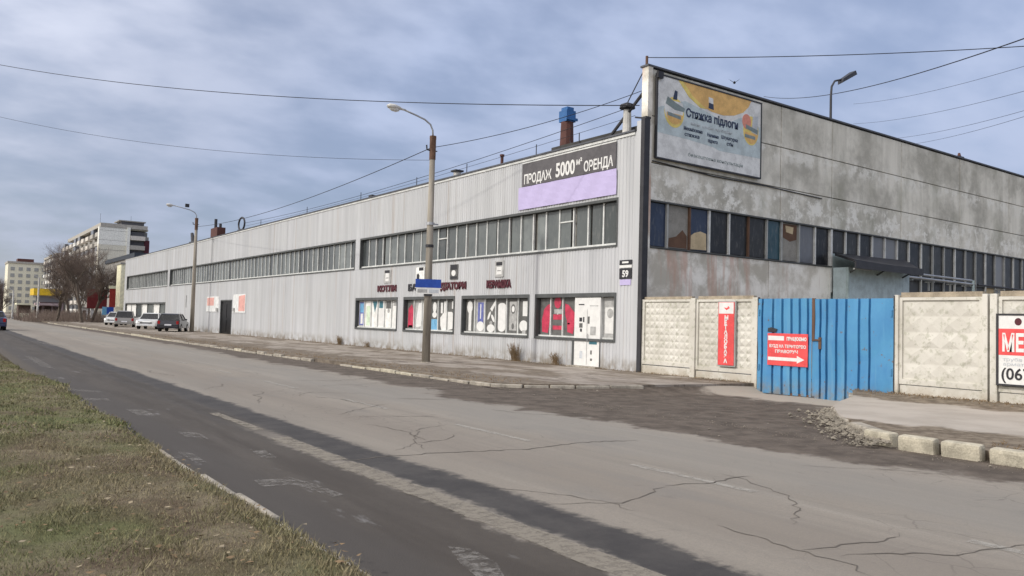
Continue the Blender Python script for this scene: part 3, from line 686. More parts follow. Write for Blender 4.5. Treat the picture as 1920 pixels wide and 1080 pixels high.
Rc = lambda u0_, v0_, u1_, v1_: [(u0_, v0_), (u1_, v0_), (u1_, v1_), (u0_, v1_)]
shop(*SHOPS[3], [('greybg', [(Rc(.1, .05, .9, .95), 2), (Rc(.3, .1, .7, .5), 0), (Rc(.2, .55, .8, .9), 3)]),
    ('palebg', [(Rc(.2, .05, .8, .8), 4)]), ('palebg', [([(.1, .98), (.9, .98), (.7, .75), (.5, .55), (.3, .8)], 5)]),
    ('lightbg', [(Rc(.1, .72, .7, .98), 5), ([(.1, 0), (.5, .7), (.9, 0)], 0)]), ('palebg', [(Rc(.1, .7, .85, .98), 7), (E_(.5, .62, .18, .08), 6)]),
    ('palebg', [(Rc(.15, .8, .9, .98), 6), ([(.1, 0), (.5, .75), (.9, 0)], 0)])])
shop(*SHOPS[2], [('d', [([(.1, .05), (.9, .05), (.85, .7), (.6, .85), (.15, .7)], 1), (Rc(.2, .02, .8, .12), 7)]), ('greybg', [([(.2, .3), (.5, .9), (.95, .9), (.95, .1), (.2, .05)], 0)]),
    ('lightbg', [(Rc(.15, .1, .7, .5), 6)]), ('d', [(E_(.5, .75, .25, .18), 0), (E_(.5, .5, .3, .1), 0), (Rc(.1, .0, .9, .35), 3)]),
    ('d', [(Rc(.2, .55, .45, .9), 0), (Rc(.6, .5, .85, .95), 0), ([(.35, .0), (1, .0), (1, .58), (.5, .55), (.15, .4), (.2, .15)], 0)]),
    ('d', [([(0, .0), (.6, .05), (.85, .25), (.8, .5), (.5, .6), (0, .6)], 0), (Rc(.5, .7, .7, .95), 0)])])
shop(*SHOPS[1], [('d', [(E_(.4, .76, .3, .2), 0), (Rc(.3, .02, .6, .62), 0)]), ('greybg', [(Rc(.2, .25, .8, .9), 2), (E_(.5, .17, .4, .15), 0), (Rc(.45, .4, .55, .85), 0)]),
    ('d', [([(.4, .7), (.9, .95), (.95, .85), (.6, .62)], 0), (E_(.3, .5, .2, .07, rot=.6), 0), (E_(.7, .42, .2, .07, rot=-.5), 0), (E_(.5, .12, .4, .12), 0), (E_(.5, .28, .15, .06), 6)]),
    ('d', [(E_(.5, .15, .38, .12), 0), (Rc(.12, .15, .88, .8), 0), (E_(.5, .8, .38, .08), 0)]), ('d', [(Rc(.15, .08, .85, .92), 6), (E_(.5, .7, .22, .14), 7), (E_(.5, .7, .14, .09), 0), (E_(.5, .2, .12, .09), 7)]),
    ('d', [(Rc(.3, .5, .75, .93), 0), (E_(.4, .22, .4, .16), 0), (Rc(.3, .0, .6, .1), 6)])])
shop(*SHOPS[0], [('d', [([(.2, .08), (.75, .05), (.95, .5), (.98, .85), (.7, .82), (.35, .7), (.15, .4)], 1)]),
    ('d', [(E_(.5, .88, .32, .16), 1), (Rc(.1, .42, .98, .56), 1), (Rc(.08, .15, .98, .26), 1), (Rc(.2, .58, .9, .7), 6), (Rc(.45, .56, .55, .7), 0)]),
    ('d', [([(.05, .85), (.35, .82), (.95, .6), (.95, .35), (.8, .05), (.3, .1), (.25, .4), (.08, .55)], 1), (Rc(.3, .3, .5, .34), 0)]),
    ('lightbg', []), ('lightbg', []), ('greybg', [(Rc(.1, .1, .9, .75), 0), (E_(.5, .6, .25, .12), 6), (Rc(.15, .8, .85, .95), 6)])])
# shop door, white film
D = obj('door', MB().box(18.52, 18.60, 20.50, 21.86, .17, 2.56), 'print_white', B)
for (a, b, c_, d_, k) in ((21.65, 21.35, 2.30, 2.34, 'letter_black'), (21.05, 20.62, 2.26, 2.29, 'print_midgrey'), (21.6, 21.45, 1.72, 1.86, 'letter_black'), (21.4, 21.33, 1.70, 1.88, 'letter_black'), (21.6, 21.42, 1.50, 1.66, 'print_grey'), (21.55, 21.45, 1.36, 1.47, 'letter_black'),
        (21.15, 21.05, 1.65, 1.9, 'print_grey'), (21.0, 20.72, 1.25, 1.55, 'print_midgrey'), (21.05, 20.65, .93, 1.05, 'print_teal'), (21.55, 21.4, .42, .68, 'poster_faint'), (20.98, 20.90, .58, .72, 'print_grey'), (20.98, 20.88, .36, .44, 'print_grey')):
    plq = obj('poster', plaque([(a, c_), (b, c_), (b, d_), (a, d_)], 'road', 18.52, .004), k, D)
obj('door_seam', MB().box(18.512, 18.52, 21.17, 21.19, .2, 2.15), 'print_midgrey', D)
obj('door_handle', MB().tube([(18.47, 21.10, 1.0), (18.47, 21.10, 1.3)], .015, 6), 'galvanised', D)
obj('door_reveal', MB().box(18.49, 18.79, 21.862, 21.955, .12, 1.04), 'frame_dark', B); obj('door_reveal', MB().box(18.49, 18.60, 20.46, 20.495, .12, 1.04), 'frame_dark', B)
obj('door_step', MB().box(18.25, 18.62, 20.4, 21.95, .10, .165), 'kerb_old', B)
# dark double door far along the front
dd = obj('dark_door', MB().box(18.60, 18.70, 62.95, 65.85, .12, 2.70), 'door_black', B)
for a, b in ((63.1, 64.32), (64.48, 65.7)):
    for c_, d_ in ((.3, 1.2), (1.35, 2.5)): obj('door_panel', MB().box(18.575, 18.60, a, b, c_, d_), 'door_black', dd)
obj('door_frame', MB().box(18.49, 18.79, 62.86, 62.95, .12, 2.78).box(18.49, 18.79, 65.85, 65.94, .12, 2.78).box(18.49, 18.79, 62.95, 65.85, 2.70, 2.80), 'frame_dark', B)
# far low windows
opening(85.2, 106.2, 1.05, 2.70, 'frame_dark', .09)
w = (21.0-.18)/7
for i in range(7):
    obj('pane', MB().box(18.69, 18.70, 85.29+i*w+.06, 85.29+(i+1)*w-.06, 1.15, 2.58), 'board_white' if i in (1, 3, 5, 6) else 'strip_glass', B)
    if i: obj('mullion', MB().box(18.62, 18.72, 85.29+i*w-.06, 85.29+i*w+.06, 1.14, 2.57), 'frame_dark' if i % 2 else 'mullion_old', B)

# ------------------------------------------------------------ concrete end wall
cols = [18.74, 25.95, 29.35, 34.72, 40.15, 45.5, 51.0, 56.5, 62.0]
rows_ = [5.80, 7.05, 8.62, 10.20]
def slab(x0, x1, z0, z1, mat, name='wall_panel', y0=YC, j=.016):
    o = obj(name, MB().box(x0+j, x1-j, y0+rng.uniform(0, .012), y0+.24, z0+j, z1-j), mat, B, bevel=.012); return o
for i in range(len(cols)-1):
    for k_ in range(3): slab(cols[i], cols[i+1], rows_[k_], rows_[k_+1], 'old_concrete')
for a, b in ((18.74, 25.3), (25.3, 29.36)): slab(a, b, 2.0, 4.22, 'lime_concrete' if a < 20 else 'limewash_pale')
for a, b in ((18.74, 25.3), (25.3, 29.36)): slab(a, b, -.3, 2.0, 'lime_concrete')
obj('joint_backing', MB().box(18.76, 62, YC+.06, YC+.235, 5.9, 10.15), 'bitumen', B)
obj('edge_pier', MB().box(18.72, 18.94, YC-.03, YC+.26, -.2, 10.24), 'lime_concrete', B, bevel=.01)
obj('coping', MB().box(18.68, 62.1, YC-.05, YC+.32, 10.24, 10.30), 'coping_dark', B)
obj('parapet_roof', MB().box(18.95, 62.1, YC+.33, 24.0, 7.94, 8.4), 'bitumen', B)
# glazing of the end wall
YG = YC+.10
obj('window_lintel', MB().box(18.95, 62, YC-.02, YC+.24, 5.76, 5.812), 'frame_dark', B)
obj('window_sill', MB().box(18.95, 29.36, YC-.04, YC+.2, 4.215, 4.26), 'frame_dark', B)
bays = [(18.95, 19.82, 'navy_glass', None), (19.82, 20.93, 'grey_board', 'rusty'), (20.93, 21.95, 'navy_glass', 'card'), (21.95, 23.02, 'dark_glass', None), (23.02, 24.12, 'dark_glass', None), (24.12, 25.20, 'dark_glass', None),
    (25.20, 26.10, 'teal_glass', None), (26.10, 27.22, 'grey_board', 'rusttop'), (27.22, 28.28, 'far_glass', None), (28.28, 29.3, 'dark_glass', None)]
for i, (a, b, mt, ex) in enumerate(bays):
    p = obj('pane', MB().box(a+.04, b-.04, YG, YG+.012, 4.30, 5.75), mt, B)
    if ex == 'rusty': obj('rust_patch', plaque([(a+.1, 4.32), (b-.08, 4.32), (b-.08, 4.75), (b-.3, 4.95), (a+.5, 4.7), (a+.15, 4.62)], 'yard', YG, .006), 'rust', p)
    if ex == 'card': obj('cardboard', plaque([(a+.1, 4.32), (b-.1, 4.34), (b-.12, 4.92), (a+.6, 4.98), (a+.3, 4.9), (a+.05, 4.75)], 'yard', YG, .02), 'cardboard', p)
    if ex == 'rusttop':
        obj('rust_patch', plaque([(a+.06, 5.70), (b-.08, 5.72), (b-.1, 5.15), (a+.6, 5.05), (a+.1, 5.2)], 'yard', YG, .006), 'rust', p)
        obj('cardboard', plaque([(a+.3, 5.65), (b-.3, 5.62), (b-.35, 5.35), (a+.35, 5.4)], 'yard', YG, .011), 'cardboard', p)
    if i: obj('mullion', MB().box(a-.035, a+.035, YC+.02, YG+.03, 4.262, 5.758), 'mullion_white' if i in (3, 4, 9) else ('rust' if i in (2, 5) else 'mullion_old'), B)
obj('mullion', MB().box(29.30, 29.42, YC-.01, YG+.03, 3.2, 5.758), 'mullion_white', B)
obj('annex_back_wall', MB().box(29.42, 35.5, YG-.02, YG+.12, -.3, 4.80), 'annex_cyan', B)
for i in range(6):
    a = 29.44+i*1.01
    obj('pane', MB().box(a+.04, a+.97, YG, YG+.012, 4.86, 5.75), 'dark_glass' if i not in (3, 4) else 'far_glass', B); obj('mullion', MB().box(a+.97, a+1.03, YC+.02, YG+.03, 4.84, 5.758), 'mullion_white', B)
x = 35.52
for i in range(24):
    for z0, z1 in ((3.0, 4.05), (4.12, 5.75)):
        mt = 'dark_glass'
        if i == 7 and z0 < 4: mt = 'cardboard'
        if i in (8,): mt = 'far_glass'
        obj('pane', MB().box(x+.04, x+1.02, YG, YG+.012, z0, z1), mt, B)
    obj('mullion', MB().box(x+1.02, x+1.09, YC+.02, YG+.03, 2.6, 5.758), 'mullion_old' if i % 3 else 'mullion_white', B); x += 1.06
obj('transom', MB().box(35.5, 61.9, YC+.03, YG+.02, 4.05, 4.12), 'frame_dark', B)
obj('lower_wall', MB().box(35.5, 62, YC, YC+.23, -.3, 2.6), 'lime_concrete', B)
# canopy and annex in the yard
AN = thing('annex', 'pale blue metal annex with a dark sloping canopy seen over the blue gate', 'annex')
ax0, ax1, ay = 29.4, 34.1, 17.95
ax = MB()
n = 34
for i in range(n):
    a = ax0+(ax1-ax0)*i/n; b = ax0+(ax1-ax0)*(i+1)/n; o_ = .004 if i % 2 else 0
    ax.quad((a, ay+o_, -.3), (b, ay+o_, -.3), (b, ay+o_, 4.2), (a, ay+o_, 4.2)); 
ax.quad((ax0, 18.6, -.3), (ax0, ay, -.3), (ax0, ay, 4.2), (ax0, 18.6, 4.2)); ax.quad((ax1, ay, -.3), (ax1, 18.6, -.3), (ax1, 18.6, 4.2), (ax1, ay, 4.2))
obj('wall', ax, 'annex_blue', AN)
obj('corner_post', MB().box(ax0-.05, ax0+.04, ay-.05, ay+.06, -.3, 4.2), 'annex_cyan', AN)
cn = MB(); cn.add([(29.5, 18.6, 4.80), (35.0, 18.6, 4.88), (33.7, 17.2, 4.30), (28.6, 17.2, 4.42), (29.5, 18.6, 4.70), (35.0, 18.6, 4.78), (33.7, 17.2, 4.2), (28.6, 17.2, 4.32)], [(0, 3, 2, 1), (4, 5, 6, 7), (3, 7, 6, 2), (0, 4, 7, 3), (1, 2, 6, 5)])
obj('canopy_roof', cn, 'dark_metal', AN)
obj('canopy_fascia', MB().box(28.6, 33.7, 17.13, 17.19, 4.08, 4.36), 'dark_metal', AN)
for a in (29.2, 31.2, 33.2): obj('bracket', MB().tube([(a+.3, 17.93, 4.0), (a, 17.25, 4.25)], .035, 6), 'frame_dark', AN)
obj('light_bar', MB().box(28.8, 30.0, 17.3, 17.38, 4.05, 4.1), 'mullion_old', AN)
PR = thing('pipe_rack', 'grey pipes on a bracket frame crossing the dark windows right of the pale blue annex', 'pipe rack')
for z_, y_ in ((4.30, 18.35), (4.12, 18.30)): obj('pipe', MB().tube([(34.6, y_, z_), (40.7, y_, z_-.03)], .055, 8), 'galvanised', PR)
obj('pipe', MB().tube([(40.7, 18.3, 4.28), (40.75, 18.3, 2.0)], .07, 8), 'annex_cyan', PR)
obj('pipe', MB().tube([(41.3, 18.35, 4.10), (52, 18.35, 4.05)], .05, 8), 'dark_metal', PR)
for a in (35.0, 36.9, 38.9, 40.4, 44, 48): obj('bracket', MB().box(a, a+.07, 18.28, 18.7, 3.98, 4.03).box(a, a+.07, 18.5, 18.57, 3.6, 3.98), 'mullion_old', PR)

# ------------------------------------------------------------ things on the roof
def roof_thing(name, label, cat, parts, group=None):
    t_ = thing(name, label, cat, group)
    for nm, mb, mt in parts: obj(nm, mb, mt, t_, smooth=False)
    return t_
roof_thing('brown_chimney', 'tapered brown chimney with a bright blue box top', 'chimney', [
    ('stack', MB().tube([(24, 29.23, 7.9), (24, 29.23, 11.25)], [.42, .30], 10), 'brown_paint'), ('cap', MB().box(23.72, 24.28, 28.94, 29.52, 11.25, 11.78), 'chimney_blue'),
    ('cap_ring', MB().box(23.65, 24.35, 28.86, 28.93, 11.3, 11.42).box(23.8, 24.2, 29.0, 29.45, 11.782, 11.95), 'chimney_blue'), ('guy_wire', MB().tube([(24, 29.1, 10.6), (23.0, 27.0, 8)], .015, 4), 'dark_metal')])
fl = [('pipe', MB().tube([(18.72, 19.6, 7.95), (18.72, 19.6, 8.95)], [.16, .13], 12), 'flue_white'), ('cowl', MB().tube([(18.72, 19.6, 9.0), (18.72, 19.6, 9.12), (18.72, 19.6, 9.2)], [.27, .25, .06], 12), 'dark_metal'),
    ('strut', MB().tube([(18.62, 19.5, 8.93), (18.62, 19.5, 9.02)], .02, 5).tube([(18.82, 19.5, 8.93), (18.82, 19.5, 9.02)], .02, 5), 'dark_metal')]
roof_thing('white_flue', 'white flue pipe with a dark rain cowl beside the tall concrete corner', 'flue', fl)
MS = thing('corner_mast', 'thin dark mast with a slanting steel stay at the corner of the concrete end wall', 'mast')
obj('pole', MB().tube([(18.80, 18.80, 8.0), (18.80, 18.80, 10.62)], .045, 8), 'rust', MS)
obj('stay', MB().tube([(18.05+.45, 20.2, 8.10), (18.86, 18.98, 9.45)], .055, 8), 'dark_metal', MS)
obj('cross_bar', MB().tube([(18.6, 18.6, 8.45), (18.72, 19.2, 8.62)], .03, 6).box(18.52, 18.75, 18.5, 18.7, 8.43, 8.5), 'dark_metal', MS)
obj('guy_wire', MB().tube([(18.80, 18.82, 10.3), (18.72, 19.6, 9.2)], .02, 5), 'dark_metal', MS)
roof_thing('brown_vent_pipe', 'thin brown vent pipe on the roof edge left of the dark banner', 'vent pipe', [('pipe', MB().tube([(19.0, 27.4, 7.9), (19.0, 27.4, 8.62)], .065, 8), 'brown_paint'), ('cap', MB().tube([(19.0, 27.4, 8.6), (19.0, 27.4, 8.68)], .10, 8), 'brown_paint')])
roof_thing('capped_roof_vent', 'short white roof vent with a flat dark cap right of the nearest lamp post', 'roof vent', [('pipe', MB().tube([(19.2, 31.3, 7.9), (19.2, 31.3, 8.5)], .17, 10), 'flue_white'), ('cap', MB().box(18.98, 19.42, 31.08, 31.52, 8.5, 8.58), 'dark_metal')])
ring = [(18.9, 62.6+.75*math.cos(a), 8.72+.50*math.sin(a)) for a in [2*math.pi*i/20 for i in range(21)]]
roof_thing('roof_ring', 'dark steel ring standing on the roof edge', 'ring frame', [('ring', MB().tube(ring, .07, 6, cap=False), 'dark_metal'), ('foot', MB().box(18.8, 19.0, 61.9, 63.3, 7.9, 8.3), 'dark_metal')])
roof_thing('brown_roof_box', 'brown box with a thin pipe on the roof, right of the farther lamp post', 'roof vent', [('box', MB().box(19.2, 19.9, 70.4, 72.4, 7.9, 9.15), 'brown_paint'), ('pipe', MB().tube([(19.5, 72.0, 9.1), (19.5, 72.0, 10.0)], .13, 8), 'dark_metal'), ('small_cap', MB().tube([(19.6, 70.9, 9.15), (19.6, 70.9, 9.5)], .12, 8), 'dark_metal')])
roof_thing('slanted_roof_pipe', 'small dark leaning pipe on the roof left of the farther lamp post', 'roof vent', [('pipe', MB().tube([(19.3, 78.3, 7.9), (19.3, 79.2, 9.25)], [.25, .15], 8), 'dark_metal'), ('foot', MB().box(19, 19.7, 77.2, 79, 7.9, 8.4), 'dark_metal')])
roof_thing('roof_floodlight', 'dark floodlight on a bent pole rising behind the concrete wall', 'floodlight', [
    ('pole', MB().tube([(37.54, 24, 7.9), (37.56, 24, 14.0), (37.62, 24, 14.5), (37.9, 24, 14.85), (38.7, 24, 15.12)], [.09, .06, .055, .05, .05], 8), 'dark_metal'),
    ('lamp_head', MB().add([(38.3, 23.8, 14.80), (38.5, 24.2, 14.8), (39.6, 23.75, 15.5), (39.7, 24.2, 15.5), (38.4, 23.8, 15.05), (38.5, 24.2, 15.05), (39.55, 23.8, 15.72), (39.6, 24.2, 15.72)], [(0, 1, 3, 2), (4, 6, 7, 5), (0, 2, 6, 4), (1, 5, 7, 3), (0, 4, 5, 1), (2, 3, 7, 6)]), 'dark_metal')])
roof_thing('wall_top_insulator', 'small brown insulator on the coping far right of the concrete wall', 'insulator', [('post', MB().tube([(40.35, 18.8, 10.3), (40.35, 18.8, 10.55)], [.12, .05], 8), 'brown_paint'), ('foot', MB().box(40.1, 40.65, 18.7, 18.9, 10.33, 10.38), 'dark_metal')])
# posts of the roof-edge cable
for i, (yp, hh) in enumerate(((22.3, .62), (24.9, .62), (30.0, .6), (34.6, .6), (41.0, .6), (49, .6), (58, .6))):
    t_ = tag(obj('roof_post', MB().tube([(18.9, yp, 7.9), (18.9, yp, 8.06+hh)], .02, 5), 'dark_metal'), 'slim dark post carrying the thin cable along the roof edge', 'post', 'posts along the roof edge')
    t_['label'] = ['slim roof post just right of the brown chimney', 'slim roof post just left of the blue topped chimney', 'slim roof post between the capped vent and brown vent pipe', 'slim roof post just left of the nearest lamp post',
        'slim roof post above the joint of the first two window strips', 'sixth slim roof post counted from the corner', 'slim roof post nearest the steel roof ring'][i]
tag(obj('roof_stub', MB().box(18.7, 19.0, 39.2, 39.6, 8.12, 8.3), 'dark_metal'), 'small dark block on the roof edge above the pier between window strips', 'roof block')

# ------------------------------------------------------------ signs on the street front
t_ = thing('sale_banner', 'dark grey banner with white text ПРОДАЖ 5000м² ОРЕНДА under the roof edge', 'banner')
obj('sheet', MB().box(XF-.05, XF-.03, 19.84, 25.2, 6.96, 7.86), 'banner_grey', t_)
obj('top_edge', MB().box(XF-.058, XF-.028, 19.84, 25.2, 7.865, 7.91), 'mullion_white', t_)
text('lettering', 'ПРОДАЖ', .50, (XF-.052, 25.08, 7.06), 'road', 'print_white', t_, bold=.012, width=1.72)
text('lettering', '5000', .72, (XF-.052, 23.10, 7.08), 'road', 'print_white', t_, bold=.02, width=1.10)
text('lettering', 'м²', .34, (XF-.052, 21.93, 7.36), 'road', 'print_white', t_, bold=.008, width=.32)
text('lettering', 'ОРЕНДА', .50, (XF-.052, 21.50, 7.06), 'road', 'print_white', t_, bold=.012, width=1.52)
bm = MB(); nn = 26
for i in range(nn):
    for j in range(4):
        def q(i_, j_): return (XF-.045+.012*math.sin(i_*1.3+j_), 19.80+(25.42-19.80)*i_/nn, 6.06+(6.945-6.06)*j_/4)
        bm.quad(q(i, j), q(i, j+1), q(i+1, j+1), q(i+1, j))
tag(obj('lilac_banner', bm, 'print_lilac'), 'blank lilac banner hanging below the dark grey text banner', 'banner')
icons = [((36.23, 37.0), 'small tank pictogram plate above the leftmost shop window'), ((32.80, 33.60), 'tap pictogram plate half hidden behind the nearest lamp post'), ((29.83, 30.49), 'black and white heater pictogram plate above the middle shop windows'), ((26.33, 26.95), 'grey framed pictogram plate nearest the corner')]
for i, ((a, b), lb) in enumerate(icons):
    t_ = thing('pictogram_plate', lb, 'wall sign', 'pictogram plates above the shop windows')
    w_ = b-a; P_ = lambda u, v: (b-w_*u, 3.46+.66*v)
    obj('plate', plaque([P_(0, 0), P_(1, 0), P_(1, 1), P_(0, 1)], 'road', XF-.002, .03), ['print_midgrey', 'board_white', 'print_grey', 'print_midgrey'][i], t_)
    s = MB(); mats = ['print_white', 'letter_black', 'print_grey']
    def pp(pts, k, d): plaque([P_(u, v) for u, v in pts], 'road', XF-.032, d, k, s)
    if i == 0: pp(Rc(.25, .15, .75, .78), 0, .003); pp(Rc(.15, .75, .85, .97), 1, .005); pp(Rc(.3, .35, .7, .4), 2, .005)
    elif i == 1: pp(Rc(.35, .75, .9, .98), 1, .003); pp([(.1, .1), (.4, .1), (.45, .4), (.3, .55), (.1, .5)], 1, .003); pp([(.1, .62), (.8, .7), (.9, .35), (.75, .35), (.65, .55), (.1, .55)], 0, .005)
    elif i == 2: pp(Rc(.08, .64, .92, .97), 1, .003); pp(Rc(.08, .03, .92, .2), 1, .003); pp(E_(.48, .42, .26, .2), 0, .005)
    else: pp(Rc(.2, .15, .8, .62), 0, .003); pp(Rc(.15, .7, .85, .92), 1, .003); pp(Rc(.3, .36, .7, .40), 2, .005)
    obj('pictogram', s, mats, t_)
for wd, a, b, mt, lb in (('КОТЛИ', 37.7, 35.6, 'maroon', 'short maroon word over the leftmost shop window'), ('БАКИ', 34.37, 32.7, 'letter_black', 'dark lettering partly hidden by the blue street sign'),
        ('РАДІАТОРИ', 31.9, 29.15, 'maroon', 'long maroon word right of the nearest lamp post'), ('КЕРАМІКА', 27.55, 25.8, 'maroon', 'maroon word over the third shop window, nearest the corner')):
    o = text('shop_word', wd, .40, (XF-.018, a, 3.03), 'road', mt, None, bold=.022, width=a-b, depth=.02); tag(o, lb, 'lettering', 'maroon words above the shop windows')
t_ = thing('number_plates', 'small black house number plate with a white strip and lilac notice near the corner', 'number plate')
obj('plate', plaque([(19.58, 3.64), (19.0, 3.64), (19.0, 3.80), (19.58, 3.80)], 'road', XF-.002, .02), 'letter_black', t_)
obj('white_strip', plaque([(19.58, 3.54), (19.0, 3.54), (19.0, 3.63), (19.58, 3.63)], 'road', XF-.002, .015), 'print_white', t_)
obj('plate', plaque([(19.58, 3.17), (19.0, 3.17), (19.0, 3.52), (19.58, 3.52)], 'road', XF-.002, .02), 'letter_black', t_)
obj('notice', plaque([(19.55, 2.96), (19.04, 2.96), (19.04, 3.15), (19.55, 3.15)], 'road', XF-.002, .015), 'print_lilac', t_)
text('lettering', '59', .30, (XF-.024, 19.44, 3.24), 'road', 'print_white', t_, bold=.01); obj('lettering', plaque([(19.45, 3.69), (19.15, 3.69), (19.15, 3.75), (19.45, 3.75)], 'road', XF-.0225, .003), 'print_white', t_)
# pink posters beside the dark door
for (a, b, c_, d_), mt, lb in (((70.0, 66.4, 1.85, 3.1), 'poster_coral', 'faded orange and white poster left of the dark double door'), ((62.5, 59.5, 1.8, 3.2), 'poster_coral', 'faded pink and white poster right of the dark double door')):
    t_ = thing('wall_poster', lb, 'poster', 'posters beside the dark door')
    obj('sheet', plaque([(a, c_), (b, c_), (b, d_), (a, d_)], 'road', XF-.002, .03), 'poster_pale', t_)
    if a > 65: pts = [(a-.2, c_+.5), (b+1.4, c_+.5), (b+1.4, d_-.08), (a-.2, d_-.1)]
    else: pts = [(b+1.6, c_+.12), (b+.1, c_+.12), (b+.1, d_-.05), (b+1.6, d_-.15)]
    obj('print', plaque(pts, 'road', XF-.032, .004), simple('faded_pink', (.66, .36, .32), .7) if 'faded_pink' not in MATS else MATS['faded_pink'], t_)
    MATS['faded_pink'] = bpy.data.materials['faded_pink']
    obj('meter_box', MB().box(XF-.15, XF-.033, b+.1 if a > 65 else a-.5, b+.45 if a > 65 else a-.2, 1.9, 2.15), 'print_midgrey', t_)
# thin conduit
tag(obj('cladding_conduit', MB().tube([(XF-.02, 76.9, 3.3), (XF-.02, 76.9, 2.2)], .05, 6), 'mullion_old'), 'short grey conduit on the far cladding above the parked cars', 'conduit')

# ------------------------------------------------------------ screed advert on the concrete wall
t_ = thing('advert_billboard', 'framed advert for floor screed with orange circles on the concrete wall corner', 'billboard')
bx0, bx1, bz0, bz1, by = 19.08, 24.52, 7.24, 10.0, YC-.12
obj('sheet', MB().box(bx0, bx1, by, by+.06, bz0, bz1), 'poster_pale', t_)
obj('frame', MB().box(bx0-.05, bx0, by-.02, by+.07, bz0-.05, bz1+.05).box(bx1, bx1+.05, by-.02, by+.07, bz0-.05, bz1+.05).box(bx0, bx1, by-.02, by+.07, bz1, bz1+.05).box(bx0, bx1, by-.02, by+.07, bz0-.05, bz0), 'dark_metal', t_)
for a in (19.6, 21.8, 24.0): obj('bracket', MB().box(a, a+.05, by+.06, YC+.01, bz0+.2, bz0+.26).box(a, a+.05, by+.06, YC+.01, bz1-.26, bz1-.2), 'rust', t_)
def ad_(pts, mt, d): obj('print', plaque(pts, 'yard', by, d), mt, t_)
ad_([(bx0, 8.07), (20.6, 8.05), (21.9, 7.98), (22.2, 7.9), (24.52, 7.95), (24.52, 9.1), (23.4, 9.3), (22.6, 8.95), (21.4, 9.2), (20.4, 9.35), (bx0, 8.9)], 'poster_sky', .003)
ad_([(20.3, 10.0), (20.55, 9.75), (20.9, 9.5), (21.3, 9.32), (21.8, 9.22), (22.4, 9.2), (23.0, 9.3), (23.5, 9.5), (23.8, 9.75), (23.95, 10.0)], 'poster_orange', .005)
ad_([(20.05, 10.0), (20.3, 10.0), (20.8, 9.58), (21.5, 9.27), (21.2, 9.25), (20.6, 9.52)], 'poster_yellow', .0065)
ad_(ellipse(19.88, 8.86, .48, .52, 24), 'poster_yellow', .006); ad_(ellipse(19.86, 9.0, .46, .5, 24, 150, 390), 'poster_pale', .0075); ad_(ellipse(19.90, 8.82, .40, .36, 20, 180, 360), 'poster_orange', .009)
ad_([(19.45, 9.1), (19.9, 8.95), (20.35, 8.95), (20.4, 9.08), (19.95, 9.2), (19.55, 9.35)], 'poster_steel', .011); ad_([(19.8, 9.3), (19.9, 9.62), (20.02, 9.6), (20.0, 9.3)], 'poster_ink', .011); ad_([(19.55, 8.72), (20.2, 8.66), (20.2, 8.78), (19.55, 8.84)], 'poster_steel', .011)
ad_(ellipse(23.95, 8.9, .44, .54, 24), 'poster_yellow', .006); ad_(ellipse(23.97, 8.82, .38, .40, 20, 180, 360), 'poster_orange', .008); ad_(ellipse(23.7, 9.2, .25, .28, 18), 'poster_coral', .010)
ad_([(23.98, 8.85), (24.32, 8.8), (24.36, 9.5), (24.05, 9.45)], 'poster_faint', .010); ad_([(23.65, 8.95), (24.35, 8.82), (24.35, 8.98), (23.65, 9.1)], 'poster_steel', .012); ad_([(23.6, 8.62), (24.2, 8.6), (24.2, 8.72), (23.6, 8.74)], 'poster_steel', .012)
ad_([(21.62, 9.42), (21.86, 9.4), (21.84, 9.7), (21.6, 9.72)], 'poster_pale', .008); ad_([(21.6, 9.32), (21.88, 9.3), (21.86, 9.5), (21.62, 9.52)], 'poster_ink', .0095)
text('lettering', 'Стяжка підлоги', .40, (20.45, by-.009, 8.83), 'yard', 'poster_ink', t_, bold=.012, width=2.75)
for tx, xx, zz, wi in (('Механізована', 20.35, 8.36, .95), ('стяжка', 20.40, 8.16, .75), ('Наливна', 21.55, 8.32, .6), ('підлога', 21.6, 8.12, .5), ('Штукатурка', 22.3, 8.36, .9), ('стін', 22.6, 8.16, .35)):
    text('lettering', tx, .17, (xx, by-.007, zz), 'yard', 'poster_ink', t_, bold=.004, width=wi)
text('lettering', 'якісно  швидко  професійно', .15, (20.7, by-.009, 8.58), 'yard', 'poster_faint', t_, width=2.2)
text('lettering', 'безкоштовна консультація', .17, (20.6, by-.003, 7.48), 'yard', 'poster_steel', t_, width=2.9)
obj('junction_box', MB().box(18.97, 19.22, by-.12, by-.031, 9.86, 10.08), 'letter_black', t_)
tag(obj('wall_cable', MB().tube([(18.98, YC-.03, 7.10), (22, YC-.03, 6.98), (25, YC-.03, 7.0), (28.6, YC-.03, 6.93)], .022, 5), 'dark_metal'), 'thin dark cable running below the advert along the concrete wall', 'cable')
